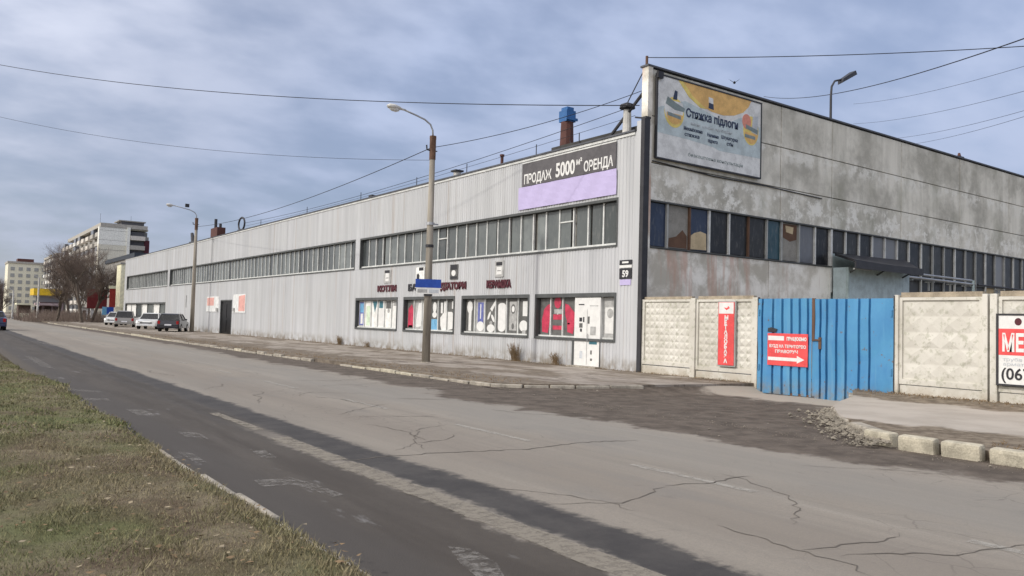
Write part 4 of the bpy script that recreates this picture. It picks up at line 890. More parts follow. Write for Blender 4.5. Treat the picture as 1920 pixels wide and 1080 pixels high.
# ================================================================== FENCE + GATE
def fence_panel(y0, y1, z0, z1, nc, nr, par):
    mb = MB(); x0 = XF; r_ = .07
    mb.box(x0+.05, x0+.16, y0, y1, z0, z1)
    mb.box(x0, x0+.05, y0, y0+r_, z0, z1); mb.box(x0, x0+.05, y1-r_, y1, z0, z1); mb.box(x0, x0+.05, y0+r_, y1-r_, z1-r_, z1); mb.box(x0, x0+.05, y0+r_, y1-r_, z0, z0+.12)
    a, b, c_, d_ = y0+r_, y1-r_, z0+.12, z1-r_
    for i in range(nc):
        for j in range(nr):
            p0, p1 = a+(b-a)*i/nc, a+(b-a)*(i+1)/nc; q0, q1 = c_+(d_-c_)*j/nr, c_+(d_-c_)*(j+1)/nr; g_ = .012
            hgt = .030+rng.uniform(-.012, .008); mx_, mq = (p0+p1)/2+rng.uniform(-.02, .02), (q0+q1)/2+rng.uniform(-.02, .02)
            mb.add([(x0+.05, p0+g_, q0+g_), (x0+.05, p1-g_, q0+g_), (x0+.05, p1-g_, q1-g_), (x0+.05, p0+g_, q1-g_), (x0+.05-hgt, mx_, mq)], [(1, 0, 4), (2, 1, 4), (3, 2, 4), (0, 3, 4)])
    o = obj('panel', mb, 'cream_fence', par); return o
FL = thing('concrete_fence', 'cream concrete fence panels between the grey building corner and the blue gate', 'fence')
fence_panel(16.42, 18.46, .40, 2.47, 9, 9, FL); fence_panel(14.16, 16.22, .36, 2.46, 9, 9, FL)
for a, z0 in ((16.22, -.1), (13.97, -.2)):
    obj('post', MB().box(XF-.045, XF+.17, a+.01, a+.19, z0, 2.50), 'cream_fence', FL, bevel=.012)
obj('post', MB().box(XF-.0, XF+.16, 18.465, 18.485, .0, 2.48), 'cream_fence', FL)
obj('plinth', MB().box(XF+.01, XF+.2, 14.17, 16.21, -.1, .33), 'cream_fence', FL, bevel=.012); obj('plinth', MB().box(XF+.01, XF+.2, 16.43, 18.46, -.1, .37), 'cream_fence', FL, bevel=.012)
obj('cap', MB().box(XF+.06, XF+.2, 16.45, 18.45, 2.475, 2.56), 'fence_cap', FL); obj('cap', MB().box(XF+.06, XF+.2, 14.2, 16.2, 2.465, 2.56), 'fence_cap', FL)
FR = thing('concrete_fence', 'cream concrete fence with large square relief right of the blue gate', 'fence')
spans = [(8.12, 9.98), (5.86, 7.80), (3.7, 5.72), (1.5, 3.5), (-.7, 1.3)]
for a, b in spans:
    fence_panel(a, b, .42, 2.46, 4, 5, FR); obj('plinth', MB().box(XF+.02, XF+.2, a+.01, b-.01, -.1, .40), 'cream_fence', FR, bevel=.012)
    obj('cap', MB().box(XF+.04, XF+.2, a+.02, b-.02, 2.465, 2.58), 'fence_cap', FR)
for a, b in ((9.98, 10.08), (8.0, 8.115), (7.81, 7.96), (5.73, 5.85), (3.51, 3.69), (1.31, 1.49)):
    obj('post', MB().box(XF-.05, XF+.17, a+.002, b-.002, -.1, 2.52), 'cream_fence', FR, bevel=.012)
# metal gate, two leaves of profiled sheet
GT = thing('metal_gate', 'blue painted profiled metal double gate with rusty seams between cream fence panels', 'gate')
XG = XF-.06
def leaf(y0, y1, valleys, z0, z1, name):
    mb = MB(); pr_ = [(y1, 0)]
    for v, wv in sorted(valleys, reverse=True):
        pr_ += [(v+wv*.75, 0), (v+wv*.55, .075), (v-wv*.45, .075), (v-wv*.55, 0)]
    pr_.append((y0, 0)); nz = 5; vs = []
    for k_ in range(nz+1):
        for q, o_ in pr_:
            z = z0(q)+(z1-z0(q))*k_/nz; vs.append((XG+o_+.012*math.sin(k_*1.9+q*2.1), q, z+(0 if k_ else 0)))
    m_ = len(pr_)
    mb.add(vs, [(k_*m_+i, k_*m_+i+1, (k_+1)*m_+i+1, (k_+1)*m_+i) for k_ in range(nz) for i in range(m_-1)])
    o = obj(name, mb, 'gate_blue', GT); md = None
    return o
leaf(12.27, 13.95, [(13.80, .05), (13.45, .06), (13.15, .065), (12.87, .065), (12.62, .065), (12.38, .06)], lambda q: -.11+.0*q, 2.46, 'gate_leaf')
leaf(10.09, 12.18, [(12.02, .05), (11.83, .06), (11.56, .06), (11.30, .06), (10.95, .06), (10.68, .05)], lambda q: -.13+max(0, (10.9-q))*.22, 2.44, 'gate_leaf')
for q_ in ((12.3, 13.93, .05, .11), (12.3, 13.93, 2.2, 2.26), (10.12, 12.15, .1, .16), (10.12, 12.15, 2.2, 2.26)): obj('frame_rail', MB().box(XG+.085, XG+.13, *q_), 'rust', GT)
for q_ in (13.955, 10.075): obj('gate_post', MB().box(XG-.0, XG+.07, q_-.012, q_+.012, -.1, 2.5), 'dark_metal', GT)
obj('gate_stile', MB().box(XG+.02, XG+.08, 12.185, 12.265, -.08, 1.35), 'gate_blue', GT); obj('gate_stile', MB().box(XG-.01, XG+.05, 12.185, 12.265, 1.35, 2.46), 'rust', GT)
obj('latch', MB().box(XG-.03, XG+.0, 11.98, 12.06, 1.15, 1.45).box(XG-.05, XG-.01, 12.0, 12.2, 1.36, 1.40), 'rust', GT)
obj('lower_rail', MB().box(XG+.03, XG+.06, 12.3, 13.0, -.12, -.06), 'rust', GT)
for a, z_ in ((13.90, 2.0), (13.90, .5), (10.13, 2.0), (10.13, .6)): obj('hinge', MB().tube([(XG-.02, a, z_), (XG-.02, a, z_+.16)], .022, 6), 'gate_blue', GT)
obj('rust_tear', plaque([(13.62, 1.56), (13.36, 1.54), (13.3, 1.63), (13.5, 1.68), (13.6, 1.66)], 'road', XG-.012, .006), 'dark_metal', GT)
# signs
t_ = thing('arrow_sign', 'red sign with white text and an arrow pointing right on the blue gate', 'sign')
xs_ = XG-.035
obj('sheet', MB().box(xs_, xs_+.015, 12.36, 13.60, .66, 1.52), 'sign_red', t_)
obj('print', plaque([(13.58, 1.33), (13.08, 1.33), (13.08, 1.45), (13.58, 1.45)], 'road', xs_, .003), 'print_white', t_)
text('lettering', 'ПРАЦЮЄМО', .12, (xs_-.002, 13.0, 1.34), 'road', 'print_white', t_, bold=.006, width=.60)
text('lettering', 'ВХІД НА ТЕРИТОРІЮ', .11, (xs_-.002, 13.54, 1.14), 'road', 'print_white', t_, bold=.003, width=1.12)
text('lettering', 'ПРАВОРУЧ', .11, (xs_-.002, 13.36, 1.00), 'road', 'print_white', t_, bold=.003, width=.70)
obj('arrow', plaque([(13.58, .79), (12.68, .79), (12.68, .74), (12.46, .84), (12.68, .94), (12.68, .88), (13.58, .88)], 'road', xs_, .003), 'print_white', t_)
t_ = thing('vertical_sign', 'tall narrow red sign with vertical white lettering and white top on the fence', 'sign')
xs_ = XF-.085
obj('sheet', MB().box(xs_, xs_+.02, 14.75, 15.31, .56, 2.37), 'sign_red', t_); obj('frame', MB().box(xs_+.02, xs_+.08, 14.72, 15.34, .52, 2.41), 'mullion_old', t_)
obj('print', plaque([(15.29, 2.04), (14.77, 2.04), (14.77, 2.36), (15.29, 2.36)], 'road', xs_, .003), 'print_white', t_)
obj('emblem', plaque([(15.12, 2.22), (15.02, 2.14), (14.9, 2.2), (14.95, 2.26), (15.0, 2.2)], 'road', xs_-.003, .003), 'sign_red', t_)
for i, ch in enumerate('МЕТАЛОБАЗА'): text('lettering', ch, .16, (xs_-.002, 15.09, 1.87-i*.138), 'road', 'print_white', t_, bold=.008, depth=.003)
t_ = thing('metal_sign', 'white and red sign reading МЕТ with a phone number at the right edge', 'sign')
xs_ = XF-.09
obj('sheet', MB().box(xs_, xs_+.02, 5.9, 7.76, .60, 2.05), 'print_white', t_)
obj('frame', MB().box(xs_-.01, xs_+.08, 7.76, 7.81, .56, 2.09).box(xs_-.01, xs_+.08, 5.9, 7.76, 2.05, 2.09).box(xs_-.01, xs_+.08, 5.9, 7.76, .56, .60), 'dark_metal', t_)
obj('red_band', plaque([(7.76, 1.21), (5.9, 1.21), (5.9, 1.77), (7.76, 1.77)], 'road', xs_, .003), 'sign_red', t_)
text('lettering', 'МЕТАЛ', .50, (xs_-.005, 7.70, 1.30), 'road', 'print_white', t_, bold=.018, width=1.02)
text('lettering', '(067)', .34, (xs_-.002, 7.72, .70), 'road', 'letter_black', t_, bold=.006, width=.66)
text('lettering', 'труба лист кутник', .10, (xs_-.002, 7.68, 1.09), 'road', 'poster_faint', t_, width=1.2); text('lettering', 'арматура швелер', .10, (xs_-.002, 7.68, .99), 'road', 'poster_faint', t_, width=1.2)
obj('emblem', plaque(ellipse(7.38, 1.92, .07, .08, 12), 'road', xs_, .003), 'maroon', t_)

# ================================================================== LAMP POSTS
def lamp_post(x, y, h, label, reach=1.75, sc=1.0, far=False, signs=False):
    t = thing('street_lamp', label, 'street lamp', 'street lamps along the pavement', (x, y, .1))
    obj('post', MB().tube([(0, 0, -.3), (0, 0, h*.5), (0, 0, h)], [.155*sc, .125*sc, .095*sc], 12), 'post_concrete', t, smooth=True)
    obj('collar', MB().tube([(0, 0, h-.75*sc), (0, 0, h)], .115*sc, 10).tube([(0, 0, h-.02), (0, 0, h+.10*sc)], .12*sc, 10), 'rust', t)
    a = [(0, 0, h), (-.02, 0, h+.3*sc), (-.12*reach/1.75, 0, h+.50*sc), (-.36*reach/1.75, 0, h+.64*sc), (-.75*reach/1.75, 0, h+.74*sc), (-1.2*reach/1.75, 0, h+.84*sc)]
    obj('arm', MB().tube(a, .032*sc, 8), 'galvanised', t, smooth=True)
    e = Vector(a[-1]); d = Vector((-1, 0, .10)).normalized(); pts = [e+d*q for q in (-.05, .10, .22, .40, .58, .66)]
    hd = obj('lamp_head', MB().tube(pts, [.05*sc, .06*sc, .12*sc, .16*sc, .13*sc, .03], 12), 'flue_white', t, smooth=True)
    for v in hd.data.vertices: v.co.z = (v.co.z-e.z)*.62+e.z
    obj('lamp_lens', MB().tube([e+d*q+Vector((0, 0, -.06*sc)) for q in (.2, .3, .45, .58)], [.06*sc, .11*sc, .11*sc, .05*sc], 10), 'lamp_glass', t, smooth=True)
    obj('insulator', MB().tube([(-.12*sc, .02, h-.42), (-.22*sc, .02, h-.42), (-.24*sc, .02, h-.25)], .03*sc, 6).tube([(.10*sc, .02, h-.42), (.2*sc, .02, h-.42)], .02*sc, 6), 'dark_metal', t)
    if not far:
        obj('clamp', MB().tube([(0, 0, h-3.1), (0, 0, h-3.0)], .145, 10).box(.1, .32, -.02, .02, h-3.08, h-3.03), 'galvanised', t)
        obj('clamp', MB().tube([(0, 0, h-3.9), (0, 0, h-3.8)], .148, 10), 'dark_metal', t)
        obj('footing', MB().tube([(0, 0, -.1), (0, 0, .05)], [.26, .19], 10), 'kerb_old', t)
    return t
lamp_post(14.09, 24.69, 8.0, 'nearest concrete lamp post carrying the blue street sign')
L2 = lamp_post(17.2, 69.3, 9.4, 'middle lamp post beside the parked cars', 2.6, 1.15, True)
obj('clutter_box', MB().box(-.95, -.65, -.1, .1, 10.35, 10.62), 'dark_metal', L2)
lamp_post(17.2, 152, 9.6, 'farthest concrete lamp post near the bare trees', 2.8, 1.2, True)
t_ = thing('street_name_sign', 'blue street sign with a white strip beneath on the nearest lamp post', 'sign', loc=(14.09, 24.69, 0))
sgn = math.atan2(-.55, -.83)
def face_card(name, w_, z0, z1, mt, par, off=.17, th=.02, cx_=0):
    # card square to the pavement, facing across the road towards the camera side
    d = Vector((-.5, -.866, 0)); s_ = Vector((.866, -.5, 0)); c = d*off+s_*cx_
    a, b = c-s_*w_/2, c+s_*w_/2; mb = MB()
    vs = [a+d*th, b+d*th, b, a]; mb.prism([(v.x, v.y) for v in vs], z0, z1); return obj(name, mb, mt, par)
face_card('plate', .90, 2.76, 3.06, 'sign_blue', t_); face_card('strip', .84, 2.54, 2.75, 'board_white', t_); face_card('print', .34, 2.58, 2.70, 'print_midgrey', t_, .192, .003, -.2); face_card('print', .34, 2.58, 2.70, 'poster_faint', t_, .192, .003, .2)
face_card('edge', .94, 2.735, 2.758, 'board_white', t_, .165, .03); face_card('band', .30, 2.47, 2.53, 'dark_metal', t_, .15, .02)

# ================================================================== CABLES
def cable(P0, P1, sag, r_, label, n=24):
    a, b = Vector(P0), Vector(P1); pts = [a.lerp(b, i/n)-Vector((0, 0, sag*4*(i/n)*(1-i/n))) for i in range(n+1)]
    return tag(obj('overhead_cable', MB().tube(pts, r_, 5), 'cable_black'), label, 'cable', 'overhead cables')
cable((.77, 58.08, 16.65), (18.7, 19.0, 8.98), .75, .016, 'thick cable sweeping from the upper left across the sky to the white flue')
cable((1.11, 44.07, 10.64), (14.09, 24.8, 7.35), .55, .007, 'faint thin cable from the left frame edge to the nearest lamp post')
cable((14.0, 24.75, 7.75), (17.2, 69.3, 8.9), .55, .015, 'cable between the nearest and middle lamp posts')
cable((14.15, 24.6, 7.8), (18.8, 18.9, 9.5), .20, .012, 'short cable from the nearest lamp post to the corner mast')
cable((18.9, 19.4, 9.1), (18.95, 62, 8.75), .42, .012, 'cable strung along the posts of the roof edge')
cable((18.9, 19.4, 8.75), (18.95, 62, 8.5), .25, .008, 'lower thin cable strung along the roof edge')
cable((18.80, 18.82, 10.58), (26.85, 10.01, 10.47), .12, .014, 'thin cable from the corner mast top to the right frame edge')
cable((24.96, 9.30, 10.24), (57.71, 43.35, 21.99), .8, .020, 'thick cable rising from behind the concrete wall past the floodlight')
for a, b, r_, lb in (((44.96, 16.75, 15.68), (78.54, 47.52, 26.05), .012, 'topmost of the four thin parallel cables at the right'), ((45.28, 16.87, 14.46), (78.99, 47.77, 24.03), .012, 'second of the four thin parallel cables at the right'),
        ((45.50, 16.96, 13.53), (80.42, 46.17, 22.25), .012, 'third of the four thin parallel cables at the right'), ((45.56, 16.98, 13.27), (81.08, 45.35, 21.46), .012, 'lowest of the four thin parallel cables at the right')):
    cable(a, b, .4, r_, lb)
bd = thing('bird', 'small dark bird flying above the concrete wall', 'bird', loc=(23.85, 19.24, 10.84), rz=R(40))
obj('body', MB().tube([(-.14, 0, -.02), (-.06, 0, 0), (.04, 0, .01), (.11, 0, .02), (.16, 0, .02)], [.01, .04, .05, .03, .004], 8), 'pigeon', bd)
for s_ in (-1, 1): obj('wing', MB().add([(-.04, s_*.03, .01), (.06, s_*.03, .02), (.03, s_*.14, .09), (-.06, s_*.22, .13), (-.05, s_*.12, .07)], [(0, 1, 2, 4), (4, 2, 3), (4, 2, 1, 0), (3, 2, 4)]), 'pigeon', bd)
obj('tail', MB().add([(-.12, -.01, -.02), (-.12, .01, -.02), (-.22, .04, -.03), (-.22, -.04, -.03)], [(0, 1, 2, 3), (3, 2, 1, 0)]), 'pigeon', bd)

# ================================================================== WEEDS
def weed(x, y, hgt, n, label, seed):
    rg = random.Random(seed); mb = MB()
    for i in range(n):
        a = rg.uniform(0, 6.28); l = hgt*rg.uniform(.5, 1); sp = rg.uniform(.1, .5)*hgt
        p = Vector((x+rg.gauss(0, .05), y+rg.gauss(0, .12), .11)); e = p+Vector((-abs(math.cos(a))*sp*.6, math.sin(a)*sp, l)); mid_ = p.lerp(e, .5)+Vector((rg.uniform(-.03, .03), rg.uniform(-.03, .03), .03)); mb.tube([p, mid_, e], [.006, .005, .002], 3, cap=False)
        for k_ in range(4):
            q = p.lerp(e, rg.uniform(.4, 1)); mb.tube([q, q+Vector((rg.uniform(-.06, .02), rg.uniform(-.08, .08), rg.uniform(.02, .1)))], [.004, .002], 3, cap=False)
    return tag(obj('dry_weed', mb, 'dry_stem'), label, 'weed', 'dry weeds at the foot of the street front')
weed(18.35, 25.2, .75, 90, 'tallest dry weed clump under the third shop window', 1); weed(18.4, 22.7, .45, 50, 'sparse dry weeds left of the white shop door', 2); weed(18.4, 38.5, .3, 30, 'low dry weed clump beneath the leftmost shop window', 3)
weed(18.4, 42.0, .5, 60, 'dry weed clump left of the leftmost shop window', 4)
lv = MB(); rg = random.Random(8)
for i in range(4200):
    y = rg.uniform(12, 60) if rg.random() < .7 else rg.uniform(-2, 12)
    if 11 < y < 14.1: continue
    x = 18.5-abs(rg.gauss(0, .16)) if rg.random() < .5 else (kx(y)+.25+abs(rg.gauss(0, .5)) if y > 16 or y < 5 else 18.4-abs(rg.gauss(0, .4)))
    z = .13 if y > 12 else .14+.06*max(0, min(1, (x-11)/7.5)); s_ = rg.uniform(.015, .05)
    lv.tube([(x, y, z), (x+rg.uniform(-.04, .04), y+rg.uniform(-.05, .05), z+s_)], [.008, .002], 3, cap=False)
tag(obj('dry_grass', lv, 'dry_stem'), 'dry grass stubble along kerbs and wall foots', 'grass', kind='stuff')

# ================================================================== CARS
def car(x, y, rz, paint, label, L_=4.1, H_=1.48, W_=1.72, hatch=True, group='cars parked beside the building'):
    x -= math.cos(rz)*L_/2; y -= math.sin(rz)*L_/2
    c = thing('parked_car' if group else 'moving_car', label, 'car', group, (x, y, .12 if group else .005), rz)
    hw = W_/2; wr = .31; a0 = .78; a1 = L_-.78
    def arch(cx_): return [(cx_+(wr+.05)*math.cos(R(t_)), .30+(wr+.05)*math.sin(R(t_))) for t_ in range(0, 181, 20)]
    # local +X = front of the car
    prof = [(L_-.02, .28), (L_+.0, .55), (L_-.12, .74), (L_-.95, .90), (1.0 if not hatch else .55, .95), (.08, .88), (.0, .55), (.05, .28)]
    body = [(L_-.02, .28), (L_, .55), (L_-.12, .74), (L_-.98, .91), (.5, .97), (.06, .90), (0, .55), (.05, .28)]+[(p[0], max(.26, p[1])) for p in reversed(arch(a0))]+[(p[0], max(.26, p[1])) for p in reversed(arch(a1))]
    n_ = len(body); mb = MB(); vs = []
    for yy_, kx_ in ((-hw, 1), (-hw*.97, 1), (hw*.97, 1), (hw, 1)): pass
    def inset(p, q): return (L_/2+(p[0]-L_/2)*q, p[1])
    for yy_, q in ((-hw, .975), (-hw*.88, 1.0), (hw*.88, 1.0), (hw, .975)): vs += [(inset(p, q)[0], yy_, p[1] if p[1] < .8 or q == 1 else p[1]-.04) for p in body]
    fs = [tuple(range(n_)), tuple(reversed(range(3*n_, 4*n_)))]
    for k_ in range(3): fs += [(k_*n_+i, (k_+1)*n_+i, (k_+1)*n_+(i+1) % n_, k_*n_+(i+1) % n_) for i in range(n_)]
    mb.add(vs, fs); b = obj('body', mb, paint, c)
    bm = bmesh.new(); bm.from_mesh(b.data); bmesh.ops.triangulate(bm, faces=[f_ for f_ in bm.faces if len(f_.verts) > 4]); bmesh.ops.recalc_face_normals(bm, faces=bm.faces); bm.to_mesh(b.data); bm.free()
    r0_, r1_, t0, t1 = .25 if hatch else .75, L_-1.15, .62 if hatch else 1.15, L_-1.85
    def frus(x0, x1, X0, X1, z0, z1, w0, w1, nm, mt, par):
        m_ = MB(); m_.add([(x0, -w0, z0), (x1, -w0, z0), (x1, w0, z0), (x0, w0, z0), (X0, -w1, z1), (X1, -w1, z1), (X1, w1, z1), (X0, w1, z1)], [(3, 2, 1, 0), (4, 5, 6, 7), (0, 1, 5, 4), (1, 2, 6, 5), (2, 3, 7, 6), (3, 0, 4, 7)]); return obj(nm, m_, mt, par, bevel=.02)
    frus(r0_, r1_, t0, t1, .93, H_-.06, hw*.93, hw*.74, 'windows', 'car_glass', c)
    frus(t0-.06, t1+.06, t0+.15, t1-.15, H_-.07, H_, hw*.76, hw*.66, 'roof', paint, c)
    for s_ in (-1, 1):
        pl_ = MB()
        for (xa, xb) in ((r0_, t0), (r1_, t1), ((r0_+r1_)/2-.1, (t0+t1)/2)): pl_.tube([(xa, s_*hw*.94, .93), (xb, s_*hw*.755, H_-.05)], .035, 6)
        obj('pillar', pl_, paint, c)
        for cx_ in (a0, a1):
            w_ = obj('wheel', MB().tube([(cx_, s_*(hw-.20), .31), (cx_, s_*(hw+.005), .31)], wr, 18), 'tyre', c); obj('rim', MB().tube([(cx_, s_*(hw-.02), .31), (cx_, s_*(hw+.012), .31)], .19, 12), 'rim', w_)
        obj('headlight', MB().box(L_-.16, L_-.03, s_*hw*.62-.16, s_*hw*.62+.16, .60, .72), 'lamp_glass', c, bevel=.01)
        obj('taillight', MB().box(-.015, .10, s_*hw*.82-.09, s_*hw*.82+.09, .62, .88), 'tail_red', c, bevel=.01)
        obj('mirror', MB().box(r1_-.35, r1_-.2, s_*(hw+.03)-.07, s_*(hw+.03)+.07, .93, 1.05), paint, c, bevel=.02)
    obj('number_plate', MB().box(-.03, -.005, -.26, .26, .50, .61), 'plate_white', c); obj('number_plate', MB().box(L_-.01, L_+.02, -.26, .26, .40, .51), 'plate_white', c)
    obj('grille', MB().box(L_-.03, L_+.012, -.5, .5, .52, .62), 'dark_metal', c); obj('bumper', MB().box(-.05, .1, -hw*.9, hw*.9, .3, .48).box(L_-.1, L_+.04, -hw*.9, hw*.9, .28, .42), paint, c, bevel=.03)
    return c
car(15.95, 70.2, R(66), 'car_black', 'black hatchback with its tail to the road, nearest of the parked cars')
car(16.1, 79.4, R(246), 'car_white', 'white car parked between the black hatchback and the silver car', hatch=False)
car(15.5, 88.6, R(78), 'car_silver', 'silver grey car parked left of the white car with a dark rear window', 4.3, 1.62, 1.78)
car(16.4, 99, R(250), 'car_white', 'small white car farthest left in the parked row by the blue sign', 4.0)
car(3.35, 72, R(90), 'car_navy', 'dark blue car driving away at the left frame edge', 4.3, 1.42, 1.75, False, None)

# ================================================================== STREET END
def apt_window(par, x0, x1, y, z0, z1): return obj('window', MB().box(x0, x1, y-.06, y+.02, z0, z1), 'far_glass', par)
A = thing('apartment_block', 'nine storey white apartment block with stacked balconies behind the bare trees', 'building')
ax_, ay_, ah = 35.9, 250, 25.6
obj('gable_wall', MB().box(ax_, ax_+7.2, ay_, ay_+2, 0, ah-5), 'apt_cream', A); obj('gable_top', MB().box(ax_, ax_+7.2, ay_-.05, ay_+2, ah-5, ah), 'apt_white', A)
obj('main_wall', MB().box(ax_+1.3, ax_+13, ay_+2, 345, 0, ah-.6), 'apt_grey', A)
obj('parapet', MB().box(ax_+.3, ax_+12.6, ay_-.2, 320, ah, ah+1.1), 'balcony_b', A)
obj('corner_column', MB().box(ax_+7.2, ax_+8.0, ay_-.5, ay_+2, 0, ah+.3), 'apt_white', A)
for k_ in range(9):   # gable panel joints
    obj('panel_joint', MB().box(ax_, ax_+7.2, ay_-.06, ay_-.02, 2.6+k_*2.75, 2.68+k_*2.75), 'apt_grey', A)
bme = [MB().box(-1.3, 0, .2, 5.2, 0, 1.15).box(-1.3, -1.2, .2, 5.2, 1.15, 1.2).mesh('balcony', m_) for m_ in ('balcony_a', 'balcony_b', 'balcony_c')]
gme = MB().box(-1.15, 0, .35, 5.05, 1.2, 2.5).mesh('balcony_glazing', 'far_glass')
for fl in range(9):
    for j in range(10):
        if rng.random() < .08: continue
        b = link('balcony', rng.choice(bme), A, (ax_+1.3, ay_+2+j*9.2, 1.0+fl*2.75)); 
        if rng.random() < .6: link('glazing', gme, b)
# right recessed wing with loggias and rooftop machine room
obj('wing_wall', MB().box(ax_+8.0, ax_+13.2, ay_+.8, ay_+14, 0, ah-2.0), 'apt_grey', A)
for fl in range(9):
    b = obj('balcony', MB().box(ax_+8.1, ax_+12.0, ay_-.7, ay_+.7, 1.0+fl*2.75-.6, 1.6+fl*2.75), 'balcony_b' if fl % 2 else 'balcony_a', A)
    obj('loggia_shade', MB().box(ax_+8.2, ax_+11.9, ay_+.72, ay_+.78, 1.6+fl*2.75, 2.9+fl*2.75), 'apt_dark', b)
obj('machine_room', MB().box(ax_+6, ax_+12, ay_+2, ay_+9, ah, ah+2.2), 'apt_dark', A); obj('roof_slab', MB().box(ax_+5.4, ax_+13, ay_+1, ay_+12, ah-.3, ah+.25), 'apt_cream', A)
obj('machine_room_roof', MB().box(ax_+5.2, ax_+12.4, ay_+1.6, ay_+9.5, ah+2.2, ah+2.5), 'apt_grey', A)
obj('side_panel', MB().box(ax_+12.0, ax_+13.4, ay_+.5, ay_+10, ah-9, ah-3), 'maroon', A)
for a in (.6, 8.6): obj('antenna', MB().tube([(ax_+a, ay_+3, ah), (ax_+a, ay_+3, ah+4)], .04, 4), 'dark_metal', A)
A2 = thing('apartment_block', 'stepped far section of pale flats with cluttered balconies left of the white block', 'building')
obj('main_wall', MB().box(36.0, 49, 347, 390, 0, 22.5), 'apt_grey', A2); obj('parapet', MB().box(35.6, 49.3, 346.8, 390, 22.5, 23.4), 'balcony_b', A2)
for fl in range(8):
    for j in range(4):
        b = link('balcony', rng.choice(bme), A2, (36.0, 347.5+j*9.2, 1.0+fl*2.75)); 
        if rng.random() < .6: link('glazing', gme, b)
A3 = thing('apartment_block', 'pale cream apartment block farthest left beyond the street end', 'building')
obj('main_wall', MB().box(23.5, 44, 400, 418, 0, 21.2), 'apt_pale', A3); obj('roof', MB().box(23.2, 44.3, 399.6, 418, 21.2, 22.0), 'balcony_b', A3); obj('roof_box', MB().box(27, 33, 402, 410, 22.0, 23.4), 'brown_paint', A3)
wm = MB().box(-.75, .75, -.12, .02, 0, 1.5).mesh('window', 'mullion_old')
for fl in range(7):
    for j in range(7): link('window', wm, A3, (25.2+j*2.9, 400, 1.3+fl*2.8))
F1 = thing('factory_hall', 'grey panel factory hall with a dark roof edge rising behind the long roof', 'building')
obj('main_wall', MB().box(36.5, 74, 200, 240, 0, 14.4), 'apt_grey', F1); obj('roof_edge', MB().box(36.2, 74.3, 199.6, 240, 14.4, 15.4), 'far_roof', F1); obj('dark_bay', MB().box(36.5, 38.0, 199.7, 200, 5, 14.3), 'apt_dark', F1)
for a in (42, 47.5, 53, 58.5, 64): obj('wall_pilaster', MB().box(a, a+.25, 199.8, 200, 0, 14.3), 'apt_dark', F1)
for a in (39.5, 44.5, 50, 55.5): obj('window', MB().box(a, a+1.2, 199.85, 200, 8.5, 10), 'apt_dark', F1)
# small street-end structures
K = thing('yellow_roofed_pavilion', 'small shop pavilion with a bright yellow roof band left of the trees', 'kiosk')
obj('body', MB().box(13.6, 17.3, 152, 157, .1, 3.9), 'kiosk_pink', K); obj('roof_band', MB().box(12.6, 17.0, 151, 157.5, 4.0, 5.1), 'kiosk_yellow', K); obj('upper_glass', MB().box(13.0, 17.0, 151.6, 152, 2.9, 3.9), 'far_glass', K)
obj('awning', MB().box(12.8, 16.2, 149.8, 151.8, 2.35, 2.7), 'kiosk_pink', K)
for a in (12.9, 14.3, 15.6): obj('door_bay', MB().box(a, a+1.0, 151.9, 152, .1, 2.2), 'kiosk_brown', K)
K2 = thing('market_stall', 'low brown market stall under a pale awning at the street end', 'kiosk')
obj('body', MB().box(10.5, 12.2, 150, 153, .1, 2.3), 'kiosk_brown', K2); obj('awning', MB().box(10.2, 12.4, 149.2, 153, 2.35, 2.6), 'cream_paint', K2); obj('counter', MB().box(10.7, 12, 149.8, 150, .1, 1.0), 'cream_paint', K2)
K3 = thing('red_hoarding', 'dark red hoarding board on posts left of the building end', 'billboard')
obj('board', MB().box(16.9, 19.4, 125, 125.15, 2.0, 4.7), 'red_board', K3)
for a in (17.4, 18.8): obj('leg', MB().box(a, a+.5, 125.2, 125.4, .1, 2.2), 'board_white', K3)
K4 = thing('red_shop_sign', 'narrow bright red shop sign on a pillar beside the dark red hoarding', 'sign')
obj('board', MB().box(18.6, 19.9, 118, 118.2, 2.2, 4.7), 'bright_red', K4); obj('top_light', MB().box(18.5, 20.0, 117.9, 118.3, 4.7, 5.1), 'cream_paint', K4); obj('post', MB().box(18.9, 19.1, 118.2, 118.4, .1, 4.7), 'kiosk_brown', K4)
K5 = thing('blue_street_sign', 'small blue and white board above the farthest parked car', 'sign')
obj('board', MB().box(17.4, 18.2, 112, 112.1, 1.3, 2.2), 'sign_blue', K5); obj('board', MB().box(16.9, 17.4, 112, 112.1, 1.2, 2.2), 'print_sky', K5); obj('post', MB().tube([(17.6, 112.2, 0), (17.6, 112.2, 1.4)], .05, 6), 'galvanised', K5)
K6 = thing('cream_pillar', 'tall cream painted wall end standing just left of the long building', 'wall')
obj('wall', MB().box(19.0, 20.2, 113, 116, .1, 7.8), 'cream_paint', K6); obj('cap', MB().box(18.9, 20.3, 112.9, 116.1, 7.8, 8.0), 'apt_grey', K6); obj('panel', MB().box(18.5, 19.2, 112.7, 112.9, .1, 2.3), 'cream_paint', K6)
K7 = thing('white_booth', 'small white booth beneath the dark red hoarding', 'kiosk')
obj('body', MB().box(16.6, 17.5, 128, 129.5, .1, 2.0), 'board_white', K7); obj('roof', MB().box(16.4, 17.7, 127.8, 129.7, 2.0, 2.15), 'apt_grey', K7); obj('door', MB().box(16.8, 17.2, 127.95, 128, .1, 1.7), 'kiosk_brown', K7)
